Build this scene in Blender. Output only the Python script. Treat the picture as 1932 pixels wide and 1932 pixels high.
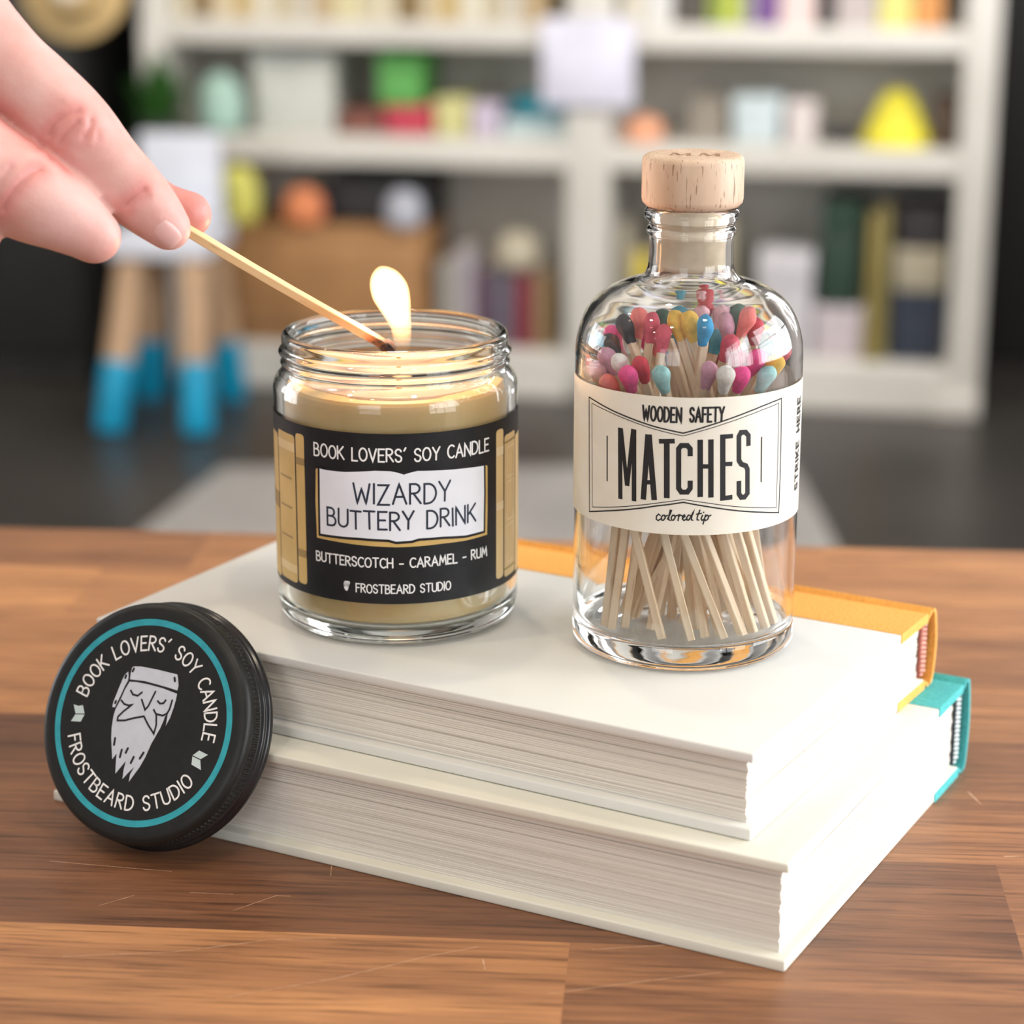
import bpy, bmesh, math, random
import numpy as np
from mathutils import Vector, Matrix, Quaternion
from mathutils.bvhtree import BVHTree

for o in list(bpy.data.objects):
    bpy.data.objects.remove(o, do_unlink=True)
SC = bpy.context.scene
COL = SC.collection
MM = 0.001
R = math.radians
random.seed(7)

# ---------------------------------------------------------------- camera
cam = bpy.data.cameras.new('camera')
camo = bpy.data.objects.new('camera', cam); COL.objects.link(camo)
cam.sensor_width = 36.0
cam.lens = 4299.3 / 1932 * 36.0
PITCH, ROLL = 16.11, 0.11
camo.matrix_world = Matrix.Translation((0, 0, 0.2753)) @ Matrix.Rotation(R(90 - PITCH), 4, 'X') @ Matrix.Rotation(R(ROLL), 4, 'Z')
cam.clip_start = 0.02
cam.dof.use_dof = True
cam.dof.focus_distance = 0.630
cam.dof.aperture_fstop = 9.2
SC.camera = camo

# ---------------------------------------------------------------- world, exposure, light
world = bpy.data.worlds.new('world'); SC.world = world; world.use_nodes = True
world.node_tree.nodes['Background'].inputs[0].default_value = (0.75, 0.83, 1.0, 1)
world.node_tree.nodes['Background'].inputs[1].default_value = 0.6
SC.view_settings.view_transform = 'Standard'
SC.view_settings.look = 'None'
SC.view_settings.gamma = 1.0
SC.view_settings.use_curve_mapping = False
SC.view_settings.exposure = 0.04
SC.cycles.max_bounces = 14
SC.cycles.transmission_bounces = 12
SC.cycles.transparent_max_bounces = 16
SC.cycles.glossy_bounces = 6
SC.cycles.diffuse_bounces = 5
SC.cycles.sample_clamp_indirect = 6.0
SC.cycles.blur_glossy = 0.3
SC.cycles.use_denoising = True

def area(name, loc, target, sx, sy, power, color, shape='RECTANGLE', spread=180):
    l = bpy.data.lights.new(name, 'AREA'); l.shape = shape; l.size = sx
    if shape in ('RECTANGLE', 'ELLIPSE'): l.size_y = sy
    l.energy = power; l.color = color; l.spread = R(spread)
    o = bpy.data.objects.new(name, l); COL.objects.link(o)
    o.location = loc
    o.rotation_euler = (Vector(target) - Vector(loc)).to_track_quat('-Z', 'Y').to_euler()
    return o
# daylight through the shop window on the right (two sashes) and the one behind the camera to the left
area('window_and_fill_light', (1.56, 0.85, 0.55), (0.0, 0.85, 0.55), 1.4, 1.0, 41, (0.95, 0.98, 1.0))
area('window_and_fill_light', (1.56, -0.85, 0.55), (0.0, -0.85, 0.55), 1.4, 1.0, 29, (0.95, 0.98, 1.0))
area('window_and_fill_light', (-1.3, -2.34, 0.75), (-1.3, 0.0, 0.75), 1.3, 1.2, 15, (0.86, 0.93, 1.0))
area('window_and_fill_light', (1.54, 4.0, 0.75), (-1.0, 4.6, 0.2), 1.6, 1.25, 42, (0.97, 0.97, 1.0))
area('window_and_fill_light', (-3.18, 2.4, 0.55), (0.0, 2.4, 0.55), 1.6, 1.2, 34, (0.95, 0.97, 1.0))  # added light, unseen, to brighten the left edges of the glass
for x, y in [(-0.9, 0.3), (-0.55, -0.4), (-1.25, 1.1), (-0.2, 1.2), (-1.4, -0.7), (0.35, 0.1)]:
    area('ceiling_and_fill_spot', (x, y, 1.72), (x, y, 0), 0.10, 0.10, 4.2, (1.0, 0.83, 0.60), 'DISK')
for x, y in [(-2.0, 3.2), (-0.7, 2.9), (0.6, 3.1)]:  # added spots, out of view, to brighten the bookcase
    area('ceiling_and_fill_spot', (x, y, 1.72), (x, y + 1.5, -.4), 0.25, 0.25, 25, (1.0, 0.90, 0.76), 'DISK')

# ---------------------------------------------------------------- helpers
def link(o, parent=None):
    COL.objects.link(o)
    if parent is not None: o.parent = parent
    return o
def tag(o, label=None, cat=None, group=None, kind=None):
    if label: o['label'] = label
    if cat: o['category'] = cat
    if group: o['group'] = group
    if kind: o['kind'] = kind
    return o
def empty(name, loc, rz=0.0, label=None, cat=None, group=None):
    o = bpy.data.objects.new(name, None); o.empty_display_size = 0.01
    o.location = loc; o.rotation_euler = (0, 0, rz)
    link(o); return tag(o, label, cat, group)
def mesh(name, verts, faces, mat, parent=None, smooth=False, scale=MM, sharp=None):
    me = bpy.data.meshes.new(name)
    me.from_pydata([tuple(float(c) * scale for c in v) for v in verts], [], faces)
    me.update()
    if mat is not None: me.materials.append(mat)
    if smooth:
        for p in me.polygons: p.use_smooth = True
    o = bpy.data.objects.new(name, me)
    link(o, parent)
    if sharp: me.set_sharp_from_angle(angle=R(sharp))
    return o
def bmobj(name, bm, mat, parent=None, smooth=False, sharp=None, scale=MM):
    me = bpy.data.meshes.new(name)
    if scale != 1: bmesh.ops.scale(bm, vec=(scale,) * 3, verts=bm.verts)
    bm.to_mesh(me); bm.free()
    if mat is not None:
        for m in (mat if isinstance(mat, (list, tuple)) else [mat]): me.materials.append(m)
    if smooth:
        for p in me.polygons: p.use_smooth = True
        if sharp: me.set_sharp_from_angle(angle=R(sharp))
    o = bpy.data.objects.new(name, me)
    return link(o, parent)
def box(bm, x0, x1, y0, y1, z0, z1, bev=0.0, seg=2, mi=0):
    r = bmesh.ops.create_cube(bm, size=1.0)
    vs = r['verts']
    for v in vs:
        v.co = Vector((x0 + (v.co.x + .5) * (x1 - x0), y0 + (v.co.y + .5) * (y1 - y0), z0 + (v.co.z + .5) * (z1 - z0)))
    fs = set(f for v in vs for f in v.link_faces)
    if bev > 0:
        es = list(set(e for v in vs for e in v.link_edges))
        rr = bmesh.ops.bevel(bm, geom=es, offset=bev, segments=seg, affect='EDGES', profile=0.5)
        fs = set(rr['faces']) | set(f for f in fs if f.is_valid)
    for f in fs:
        if f.is_valid: f.material_index = mi
def lathe_data(prof, n=96, close=False):
    """prof: list of (r, z); a point with r == 0 becomes a pole"""
    verts, rings, faces = [], [], []
    for r, z in prof:
        if r <= 1e-6:
            rings.append([len(verts)]); verts.append((0, 0, z))
        else:
            rings.append(list(range(len(verts), len(verts) + n)))
            verts += [(r * math.cos(2 * math.pi * i / n), r * math.sin(2 * math.pi * i / n), z) for i in range(n)]
    pairs = list(zip(rings, rings[1:])) + ([(rings[-1], rings[0])] if close else [])
    for a, b in pairs:
        for i in range(n):
            j = (i + 1) % n
            if len(a) == 1 and len(b) == 1: continue
            if len(a) == 1: faces.append((a[0], b[j], b[i]))
            elif len(b) == 1: faces.append((a[i], a[j], b[0]))
            else: faces.append((a[i], a[j], b[j], b[i]))
    return verts, faces
def lathe(name, prof, mat, parent=None, n=96, close=False, sharp=None):
    v, f = lathe_data(prof, n, close)
    o = mesh(name, v, f, mat, parent, smooth=True)
    bm = bmesh.new(); bm.from_mesh(o.data); bmesh.ops.recalc_face_normals(bm, faces=bm.faces); bm.to_mesh(o.data); bm.free()
    for p in o.data.polygons: p.use_smooth = True
    if sharp: o.data.set_sharp_from_angle(angle=R(sharp))
    return o
def smooth_prof(pts, n=6):
    """Catmull-Rom through the profile points"""
    P = [Vector((p[0], p[1])) for p in pts]; out = []
    for i in range(len(P) - 1):
        p0 = P[max(i - 1, 0)]; p1 = P[i]; p2 = P[i + 1]; p3 = P[min(i + 2, len(P) - 1)]
        for k in range(n):
            t = k / n
            q = 0.5 * ((2 * p1) + (p2 - p0) * t + (2 * p0 - 5 * p1 + 4 * p2 - p3) * t * t + (3 * p1 - p0 - 3 * p2 + p3) * t ** 3)
            out.append((max(q.x, 0), q.y))
    out.append(tuple(P[-1])); return out

# ---- materials
def nt(mat): return mat.node_tree.nodes, mat.node_tree.links
def M(name, color, rough=0.5, **kw):
    m = bpy.data.materials.new(name); m.use_nodes = True
    b = m.node_tree.nodes['Principled BSDF']
    b.inputs['Base Color'].default_value = (*color, 1)
    b.inputs['Roughness'].default_value = rough
    for k, v in kw.items():
        b.inputs[k.replace('_', ' ')].default_value = v
    return m
def noise_color(m, c1, c2, scale=(1, 1, 1), ns=20, detail=4, lo=0.35, hi=0.65, rough=None, coord='Object', bump=0.0, extra=None):
    N, L = nt(m); b = N['Principled BSDF']
    tc = N.new('ShaderNodeTexCoord'); mp = N.new('ShaderNodeMapping'); mp.inputs['Scale'].default_value = scale
    no = N.new('ShaderNodeTexNoise'); no.inputs['Scale'].default_value = ns; no.inputs['Detail'].default_value = detail
    rp = N.new('ShaderNodeValToRGB'); rp.color_ramp.elements[0].position = lo; rp.color_ramp.elements[1].position = hi
    rp.color_ramp.elements[0].color = (*c1, 1); rp.color_ramp.elements[1].color = (*c2, 1)
    L.new(tc.outputs[coord], mp.inputs['Vector']); L.new(mp.outputs[0], no.inputs['Vector'])
    L.new(no.outputs['Fac'], rp.inputs[0]); L.new(rp.outputs[0], b.inputs['Base Color'])
    if bump:
        bp = N.new('ShaderNodeBump'); bp.inputs['Strength'].default_value = bump; bp.inputs['Distance'].default_value = 0.0005
        L.new(no.outputs['Fac'], bp.inputs['Height']); L.new(bp.outputs[0], b.inputs['Normal'])
    return m
def glass(name, tint=(1, 1, 1), ior=1.48):
    m = bpy.data.materials.new(name); m.use_nodes = True
    N, L = nt(m); N.remove(N['Principled BSDF'])
    g = N.new('ShaderNodeBsdfGlass'); g.inputs['Roughness'].default_value = 0.0; g.inputs['IOR'].default_value = ior
    g.inputs['Color'].default_value = (*tint, 1)
    L.new(g.outputs[0], N['Material Output'].inputs['Surface'])
    return m
HAND = {'index': [[-178.2,612.3,269.0,12.63],[-153.9,607.9,246.5,12.39],[-133.7,603.3,223.6,11.61],[-124.8,602.1,215.6,11.21],[-115.8,600.6,207.0,11.09],[-107.4,600.1,197.8,9.6],[-99.4,599.6,189.1,8.79],[-94.6,599.2,184.2,7.55],[-90.9,599.1,180.2,6.02]],'middle': [[-183.4,598.0,237.7,13.33],[-163.8,596.6,221.7,12.86],[-149.2,594.6,207.7,12.9],[-138.5,593.1,199.1,12.65],[-127.0,591.9,191.3,12.12],[-116.8,591.4,185.9,9.93],[-111.5,591.4,182.3,8.15],[-108.5,591.7,179.9,6.78]],'ring': [[-188.2,591.8,223.5,12.2],[-169.7,587.1,199.8,10.89],[-154.2,587.1,188.9,9.57],[-143.7,587.6,183.4,7.68],[-138.2,588.0,181.2,6.6]],'little': [[-195.3,583.9,206.9,10.79],[-182.7,581.7,188.3,9.76],[-167.2,582.0,178.7,8.45],[-156.9,583.3,175.8,6.56]],'thumb': [[-188.7,652.2,227.0,14.14],[-161.9,649.7,218.5,12.65],[-136.3,638.8,209.3,11.03],[-117.5,629.3,198.1,9.03],[-103.8,622.5,188.9,7.23],[-94.9,619.9,183.5,6.64],[-87.7,619.2,181.3,6.36]],'palm': [[-204.9,611.3,258.3,24],[-228.9,611.1,264.9,28],[-263.3,614.1,275.4,27]],'palm2': [[-185.6,613.2,265.0,13],[-210.5,618.2,282.1,18],[-250.4,621.6,294.0,20]],'palm3': [[-190.4,600.1,226.8,14],[-215.1,601.2,230.7,20],[-249.5,605.8,246.5,24]],'wrist': [[-256.4,614.1,275.4,27],[-290.7,617.9,288.6,24],[-366.3,626.3,317.4,32]]}
CREASE = [([[-110.7,589.7,212.5],[-115.3,589.1,210.4],[-118.1,588.4,208.0],[-120.0,587.5,204.7]],0.9),([[-111.3,588.8,209.2],[-114.1,588.0,206.5],[-116.5,587.1,203.5],[-117.2,586.5,201.4]],0.8),([[-106.7,589.2,210.7],[-107.6,588.4,208.0],[-109.7,587.6,205.3]],0.7),([[-95.1,591.0,191.7],[-98.5,590.3,189.2],[-100.7,589.6,186.8]],0.9),([[-94.1,590.5,190.1],[-96.6,589.9,188.0]],0.4),([[-120.6,581.1,197.2],[-124.3,580.5,194.8],[-127.1,579.6,191.9],[-128.9,578.8,189.2]],0.9),([[-128.0,581.1,196.9],[-129.6,580.4,194.5],[-130.2,579.5,191.6]],0.6),([[-115.3,590.1,213.9],[-118.4,589.6,212.1],[-120.9,588.8,209.2]],0.4),([[-104.8,588.5,208.3],[-105.1,587.7,205.3]],0.4)]
HEADS = [(-26.2,-2.4,81.6,'salmon'),(-25.0,-2.5,87.5,'teal'),(-21.5,-3.0,88.4,'black'),(-24.8,-4.0,84.2,'black'),(-21.0,0.0,90.5,'pink'),(-17.7,-5.8,94.2,'black'),(-14.3,0.0,94.8,'salmon'),(-11.0,-5.4,94.4,'rose'),(-6.8,0.0,94.8,'green'),(-8.0,-10.7,92.7,'rose'),(-2.2,5.8,95.5,'teal'),(-4.0,-9.3,95.9,'yellow'),(-0.5,-11.3,96.0,'yellow'),(2.9,-15.3,95.6,'blue'),(4.8,7.6,96.9,'red'),(3.4,3.7,95.9,'pale'),(9.1,5.0,95.9,'pale'),(10.1,-3.7,94.4,'mauve'),(13.3,5.1,96.2,'green'),(15.1,-4.3,96.1,'salmon'),(18.4,0.0,92.9,'red'),(9.9,-11.6,90.2,'rose'),(-22.4,-8.2,84.4,'mauve'),(-19.1,-14.5,84.2,'white'),(-24.9,-7.7,80.7,'mauve'),(-21.9,-14.6,78.4,'salmon'),(-17.4,-19.7,81.9,'pink'),(-14.0,-17.8,84.2,'red'),(-8.9,-24.7,83.1,'mint'),(3.8,-20.8,83.3,'mauve'),(7.9,-25.1,83.2,'white'),(12.3,-22.1,82.5,'pink'),(12.0,-14.0,85.3,'pale'),(16.7,-16.2,85.8,'pink'),(21.0,-7.9,87.1,'mint'),(25.7,-2.5,84.8,'rose'),(22.3,-11.1,83.2,'yellow'),(19.2,-18.0,81.6,'mint'),(23.6,-1.2,88.1,'pale')]
BOT = [(-22.7,-14.6),(-20.9,-17.1),(-17.3,-14.5),(-7.7,-25.9),(0.5,-27.0),(9.6,-25.2),(15.1,-22.4),(18.3,-19.8),(22.1,-15.5),(24.9,-10.5),(25.3,9.3),(19.1,19.1)]
VALLEY= [[-137.3,591.4,211.0],[-131.9,590.6,208.2],[-123.7,589.3,203.7],[-115.5,587.2,196.5],[-107.3,584.6,187.7],[-101.0,582.9,181.7]]

# printed artwork, flattened (millimetres on the label or lid face)
ART_WHITE=[(-21.52,52.57),(-19.07,52.44),(-13.16,52.6),(-4.22,53.55),(0.06,53.49),(2.17,53.03),(3.87,52.43),(5.58,52.94),(7.73,53.37),(15.28,52.97),(22.6,52.58),(26.99,52.28),(29.27,52.17),(29.37,43.98),(29.1,32.73),(22.51,32.64),(15.14,33.37),(7.97,33.49),(5.8,32.94),(4.07,32.87),(1.5,32.75),(-0.63,33.38),(-8.94,33.57),(-15.49,33.4),(-21.72,33.24),(-21.67,43.05)]
ART_GOLD=[(-23.04,52.2),(-22.41,52.48),(-21.76,51.96),(0.05,52.83),(29.39,51.61),(30.02,52.21),(30.98,51.75),(30.96,39.13),(30.75,31.23),(22.51,31.06),(15.13,31.26),(5.34,31.08),(1.48,31.05),(-8.97,31.37),(-15.53,31.6),(-23.18,31.76),(-23.43,42.75)]
ART_MATCH=[(1.4224076620359396,[(-21.97,69.48),(-21.49,49.26)]),(1.4224076620359396,[(-17.46,69.67),(-17.08,49.36)]),(1.2801668958323456,[(-21.64,69.39),(-19.39,53.39)]),(1.2801668958323456,[(-17.71,69.73),(-19.28,53.4)]),(1.6120620169740647,[(-14.3,50.2),(-13.26,68.72)]),(1.6120620169740647,[(-11.1,50.36),(-12.98,68.75)]),(1.232753307097814,[(-13.77,55.19),(-11.77,55.4)]),(1.3275804845668768,[(-10.14,67.12),(-5.78,67.44)]),(1.6120620169740647,[(-7.96,67.78),(-7.61,51.22)]),(1.4224076620359396,[(-1.49,63.32),(-1.54,65.4),(-2.32,66.31),(-3.97,66.27),(-4.66,65.32),(-4.42,54.19),(-3.67,53.14),(-2.02,53.19),(-1.28,54.27),(-1.33,56.46)]),(1.5172348395050022,[(1.12,67.95),(1.52,51.8)]),(1.5172348395050022,[(4.05,67.99),(4.49,51.59)]),(1.232753307097814,[(1.31,60.46),(4.26,60.4)]),(1.5172348395050022,[(7.34,69.23),(7.88,50.53)]),(1.232753307097814,[(7.36,68.58),(10.31,68.62)]),(1.232753307097814,[(7.58,60.89),(10.36,60.79)]),(1.3275804845668768,[(7.86,51.18),(10.66,51.34)]),(1.4224076620359396,[(15.18,65.33),(15.08,68.26),(14.1,69.34),(12.66,69.39),(12.09,68.33),(12.32,61.59),(13.06,60.45),(14.53,59.82),(15.1,58.73),(15.35,51.91),(14.48,50.94),(13.38,50.97),(12.63,52.09),(12.51,55.75)])]
ART_FRAME=[(0.26077473803992224,[(-34.99,75.78),(-30.71,75.1),(-27.23,74.4),(-22.67,73.5),(-18.59,72.66),(-14.82,71.83),(-11.24,71.08),(-7.33,70.4),(-3.51,69.74),(-0.2,70.71),(3.14,71.78),(7.23,72.96),(11.51,74.14),(15.3,75.11),(19.44,76.03),(23.13,76.61),(27.16,77.01),(27.58,66.12),(27.81,54.29),(27.78,44.22),(20.12,45.79),(13.94,46.96),(8.91,47.97),(4.19,48.93),(0.54,49.61),(-3.07,50.27),(-6.89,49.48),(-10.79,48.71),(-15.58,47.49),(-19.69,46.5),(-26.67,44.83),(-34.09,42.91),(-34.55,59.83),(-34.99,75.78)]),(0.14224076620359394,[(-33.47,74.36),(-27.22,73.56),(-22.66,72.71),(-18.58,71.92),(-14.8,71.1),(-11.22,70.35),(-7.32,69.62),(-3.49,68.96),(-0.18,69.98),(3.61,71.04),(8.66,72.46),(14.04,73.81),(19.48,74.97),(25.94,75.88),(26.31,64.01),(26.5,45.92),(19.46,47.22),(13.9,48.14),(8.88,49.05),(4.16,49.96),(0.52,50.55),(-3.09,51.06),(-6.91,50.32),(-10.81,49.5),(-15.6,48.39),(-19.7,47.44),(-26.69,45.88),(-32.59,44.63),(-33.08,60.16),(-33.47,74.36)]),(0.2844815324071879,[(-26.56,66.45),(-26.32,53.46)]),(0.2844815324071879,[(19.57,67.36),(19.94,54.41)])]
ART_SCRIPT=[(0.23706794367265657,[(-9.34,46.16),(-9.81,46.49),(-10.4,45.83),(-10.43,44.98),(-9.87,44.65),(-9.14,45.23)]),(0.23706794367265657,[(-8.52,46.32),(-9.01,45.71),(-8.9,44.87),(-8.39,44.87),(-7.9,45.66),(-8.15,46.34),(-8.52,46.32),(-7.91,46.03),(-7.32,46.31)]),(0.23706794367265657,[(-7.3,45.28),(-6.6,46.73),(-6.22,47.79),(-6.58,47.86),(-6.91,46.34),(-6.98,45.16),(-6.57,44.95)]),(0.23706794367265657,[(-5.78,46.5),(-6.27,45.91),(-6.16,45.07),(-5.66,45.05),(-5.18,45.82),(-5.42,46.52),(-5.78,46.5),(-5.19,46.2),(-4.65,46.46)]),(0.23706794367265657,[(-4.56,46.46),(-4.16,46.67),(-4.39,45.01)]),(0.23706794367265657,[(-4.24,46.1),(-3.75,46.63),(-3.3,46.41)]),(0.23706794367265657,[(-3.15,45.71),(-2.49,46.3),(-2.68,46.71),(-3.12,46.33),(-3.19,45.48),(-2.73,45.07),(-2.07,45.6)]),(0.23706794367265657,[(-1.1,46.56),(-1.55,46.69),(-2.03,45.93),(-1.92,45.23),(-1.43,45.24),(-0.74,46.56),(0.03,48.16),(-0.64,46.33),(-0.75,45.34),(-0.35,45.2)]),(0.23706794367265657,[(1.53,48.06),(0.85,46.09),(0.82,45.34),(1.28,45.24)]),(0.23706794367265657,[(0.65,46.94),(1.96,47.16)]),(0.23706794367265657,[(2.29,46.64),(1.9,45.61),(2.19,45.14),(2.55,45.41)]),(0.23706794367265657,[(2.54,47.38),(2.58,47.48)]),(0.23706794367265657,[(3.15,46.71),(2.49,44.1)]),(0.23706794367265657,[(3.03,46.06),(3.56,46.65),(4.03,46.26),(3.78,45.43),(3.19,45.07),(2.86,45.5)]),(0.23706794367265657,[(4.03,46.26),(4.62,46.57)])]
ART_HAT=[(-6.99,14.81),(-6.32,15.17),(-3.89,15.5),(1.87,15.44),(8.39,15.12),(8.9,14.03),(9.53,12.04),(9.46,10.69),(5.91,11.05),(1.86,11.36),(-1.94,11.6),(-6.94,11.31),(-7.1,13.19)]
ART_FLAPL=[(-8.92,12.39),(-8.05,13.38),(-7.58,12.06),(-7.52,10.8),(-8.14,9.22),(-8.99,6.13),(-10.06,2.66),(-10.97,2.64),(-10.93,4.13),(-9.98,8.5),(-9.37,11.14)]
ART_BEARD=[(-6.87,10.61),(-4.52,10.89),(-0.51,10.86),(4.55,10.53),(9.58,9.75),(9.64,7.89),(8.84,5.05),(7.14,2.89),(6.95,1.61),(6.3,-0.79),(4.46,-5.48),(3.43,-9.4),(2.2,-12.53),(-0.39,-17.23),(-0.42,-15.07),(0.41,-12.76),(-1.23,-14.8),(-2.64,-16.8),(-2.87,-14.25),(-2.77,-11.6),(-4.03,-13.62),(-5.36,-15.73),(-5.86,-13.1),(-6.32,-10.04),(-7.37,-11.9),(-9.15,-6.11),(-9.71,-3.26),(-9.93,0.07),(-9.7,2.22),(-8.6,5.35),(-7.89,8.21)]
ART_FLAPR=[(8.52,7.62),(7.84,5.09),(8.01,0.33),(8.9,2.76),(9.46,6.19),(9.63,9.14),(9.26,8.45)]
ART_INK=[(0.3740088764773351,[(-5.88,8.23),(-4.88,7.21),(-3.21,7.15),(-2.04,8.3)]),(0.3740088764773351,[(3.74,6.72),(4.62,6.15),(5.79,6.43),(6.31,7.35)]),(0.3740088764773351,[(-1.64,6.27),(0.16,3.62),(0.97,4.8),(2.38,9.22)]),(0.3740088764773351,[(-8.35,4.97),(-7.14,4.11),(-5.58,3.94),(-4.35,4.44),(-6.88,2.05),(-8.35,0.25),(-8.29,-0.84),(-5.77,-0.42),(-3.03,0.71),(0.21,1.75),(2.24,-0.43),(4.64,-2.53),(4.86,0.01),(4.23,2.83),(3.03,4.09)]),(0.3740088764773351,[(4.28,3.04),(6.38,2.97),(7.66,3.81),(8.18,5.15),(8.45,7.69)]),(0.3740088764773351,[(-7.85,-5.89),(-7.74,-7.76)]),(0.3740088764773351,[(-4.83,-8.74),(-4.96,-10.85)]),(0.3740088764773351,[(-2.91,-7.99),(-3.33,-9.32)]),(0.3740088764773351,[(-0.4,-10.06),(-0.96,-11.83)]),(0.3740088764773351,[(2.56,-8.3),(1.71,-10.12)]),(0.49867850196978014,[(-6.31,14.49),(-6.57,13.69)]),(0.4571219601389651,[(-8.47,12.21),(-8.59,11.47)]),(0.3740088764773351,[(-10.1,4.47),(-10.22,3.9)]),(0.49867850196978014,[(7.71,14.05),(8.07,13.19)])]
ART_ICONS=[[(-24.15,1.25),(-22.41,1.07),(-20.99,1.56),(-19.81,-0.71),(-22.86,-1.22)],[(-22.9,-1.48),(-19.74,-1.0),(-20.57,-3.21),(-23.91,-3.6)],[(20.46,-4.61),(23.53,-5.32),(21.49,-6.91),(18.67,-6.28)],[(18.64,-6.57),(21.46,-7.2),(22.29,-9.85),(18.9,-8.88)]]
# ---------------------------------------------------------------- lettering and printed shapes
def arc(cx, cy, rx, ry, a0, a1, n=10):
    return [(cx + rx * math.cos(R(a0 + (a1 - a0) * i / n)), cy + ry * math.sin(R(a0 + (a1 - a0) * i / n))) for i in range(n + 1)]
def _S(w):
    h = w / 2
    return arc(h, .74, h * .92, .26, 20, 180, 9) + [(h * .35, .58), (h * 1.55, .44)] + arc(h, .27, h * .95, .27, 10, -165, 9)
GLY = {
 'A': (.62, [[(0, 0), (.31, 1), (.62, 0)], [(.12, .36), (.5, .36)]]),
 'B': (.50, [[(0, 0), (0, 1), (.2, 1)] + arc(.22, .77, .2, .23, 90, -90, 8) + [(.05, .54), (.25, .54)] + arc(.25, .27, .25, .27, 90, -90, 8) + [(0, 0)]]),
 'C': (.52, [arc(.32, .5, .32, .5, 50, 310, 16)]),
 'D': (.56, [[(0, 0), (0, 1), (.16, 1)] + arc(.16, .5, .4, .5, 90, -90, 12) + [(0, 0)]]),
 'E': (.44, [[(.44, 1), (0, 1), (0, 0), (.44, 0)], [(0, .52), (.36, .52)]]),
 'F': (.42, [[(.42, 1), (0, 1), (0, 0)], [(0, .54), (.34, .54)]]),
 'H': (.52, [[(0, 0), (0, 1)], [(.52, 0), (.52, 1)], [(0, .5), (.52, .5)]]),
 'I': (.04, [[(.02, 0), (.02, 1)]]),
 'K': (.52, [[(0, 0), (0, 1)], [(.48, 1), (.03, .45)], [(.14, .56), (.52, 0)]]),
 'L': (.42, [[(0, 1), (0, 0), (.42, 0)]]),
 'M': (.68, [[(0, 0), (.1, 1), (.34, .3), (.58, 1), (.68, 0)]]),
 'N': (.54, [[(0, 0), (0, 1), (.54, 0), (.54, 1)]]),
 'O': (.60, [arc(.3, .5, .3, .5, 90, 450, 22)]),
 'P': (.46, [[(0, 0), (0, 1), (.2, 1)] + arc(.2, .74, .26, .26, 90, -90, 9) + [(0, .48)]]),
 'R': (.50, [[(0, 0), (0, 1), (.2, 1)] + arc(.2, .76, .25, .24, 90, -90, 9) + [(.03, .52)], [(.16, .52), (.50, 0)]]),
 'S': (.48, [_S(.48)]),
 'T': (.56, [[(0, 1), (.56, 1)], [(.28, 1), (.28, 0)]]),
 'U': (.52, [[(0, 1), (0, .28)] + arc(.26, .27, .26, .27, 180, 360, 10) + [(.52, 1)]]),
 'V': (.56, [[(0, 1), (.28, 0), (.56, 1)]]),
 'W': (.78, [[(0, 1), (.18, 0), (.39, .74), (.6, 0), (.78, 1)]]),
 'Y': (.56, [[(0, 1), (.28, .48), (.56, 1)], [(.28, .48), (.26, 0)]]),
 'Z': (.52, [[(.02, 1), (.5, 1), (0, 0), (.52, 0)]]),
 "'": (.14, [[(.14, 1.08), (.02, .86)]]),
 '-': (.34, [[(0, .42), (.34, .42)]]),
 ' ': (.34, []),
}
def text_strokes(txt, x0, x1, y0, h, gap=.17, jitter=.0):
    """strokes of a line of text that fills x0..x1 exactly, baseline y0, cap height h"""
    tot = sum(GLY[c][0] for c in txt) + gap * (len(txt) - 1)
    k = (x1 - x0) / tot; x = x0; out = []
    for i, c in enumerate(txt):
        w, ss = GLY[c]; dy = math.sin(i * 2.3) * jitter * h; rr = math.sin(i * 1.7) * jitter * .5
        for s in ss:
            out.append([(x + px * k + rr * py * h, y0 + dy + py * h) for px, py in s])
        x += (w + gap) * k
    return out
def arc_text(txt, a0, a1, rb, h, outward=True, gap=.17):
    """text on a circle: a0..a1 in degrees, rb baseline radius; outward False = feet point outward"""
    tot = sum(GLY[c][0] for c in txt) + gap * (len(txt) - 1)
    x = 0.0; out = []; rm = rb + (h / 2 if outward else -h / 2)
    for i, c in enumerate(txt):
        w, ss = GLY[c]; kk = (R(abs(a1 - a0)) * rm) / tot
        am = a0 + (a1 - a0) * (x + w / 2) / tot; th = R(am)
        for s in ss:
            q = []
            for px, py in s:
                lx = (px - w / 2) * kk; ly = py * h
                if outward:   # up = outwards, reading clockwise
                    up = (math.cos(th), math.sin(th)); rt = (math.sin(th), -math.cos(th)); base = rb
                else:
                    up = (-math.cos(th), -math.sin(th)); rt = (-math.sin(th), math.cos(th)); base = rb
                q.append((base * math.cos(th) + up[0] * ly + rt[0] * lx, base * math.sin(th) + up[1] * ly + rt[1] * lx))
            out.append(q)
        x += w + gap
    return out
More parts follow.
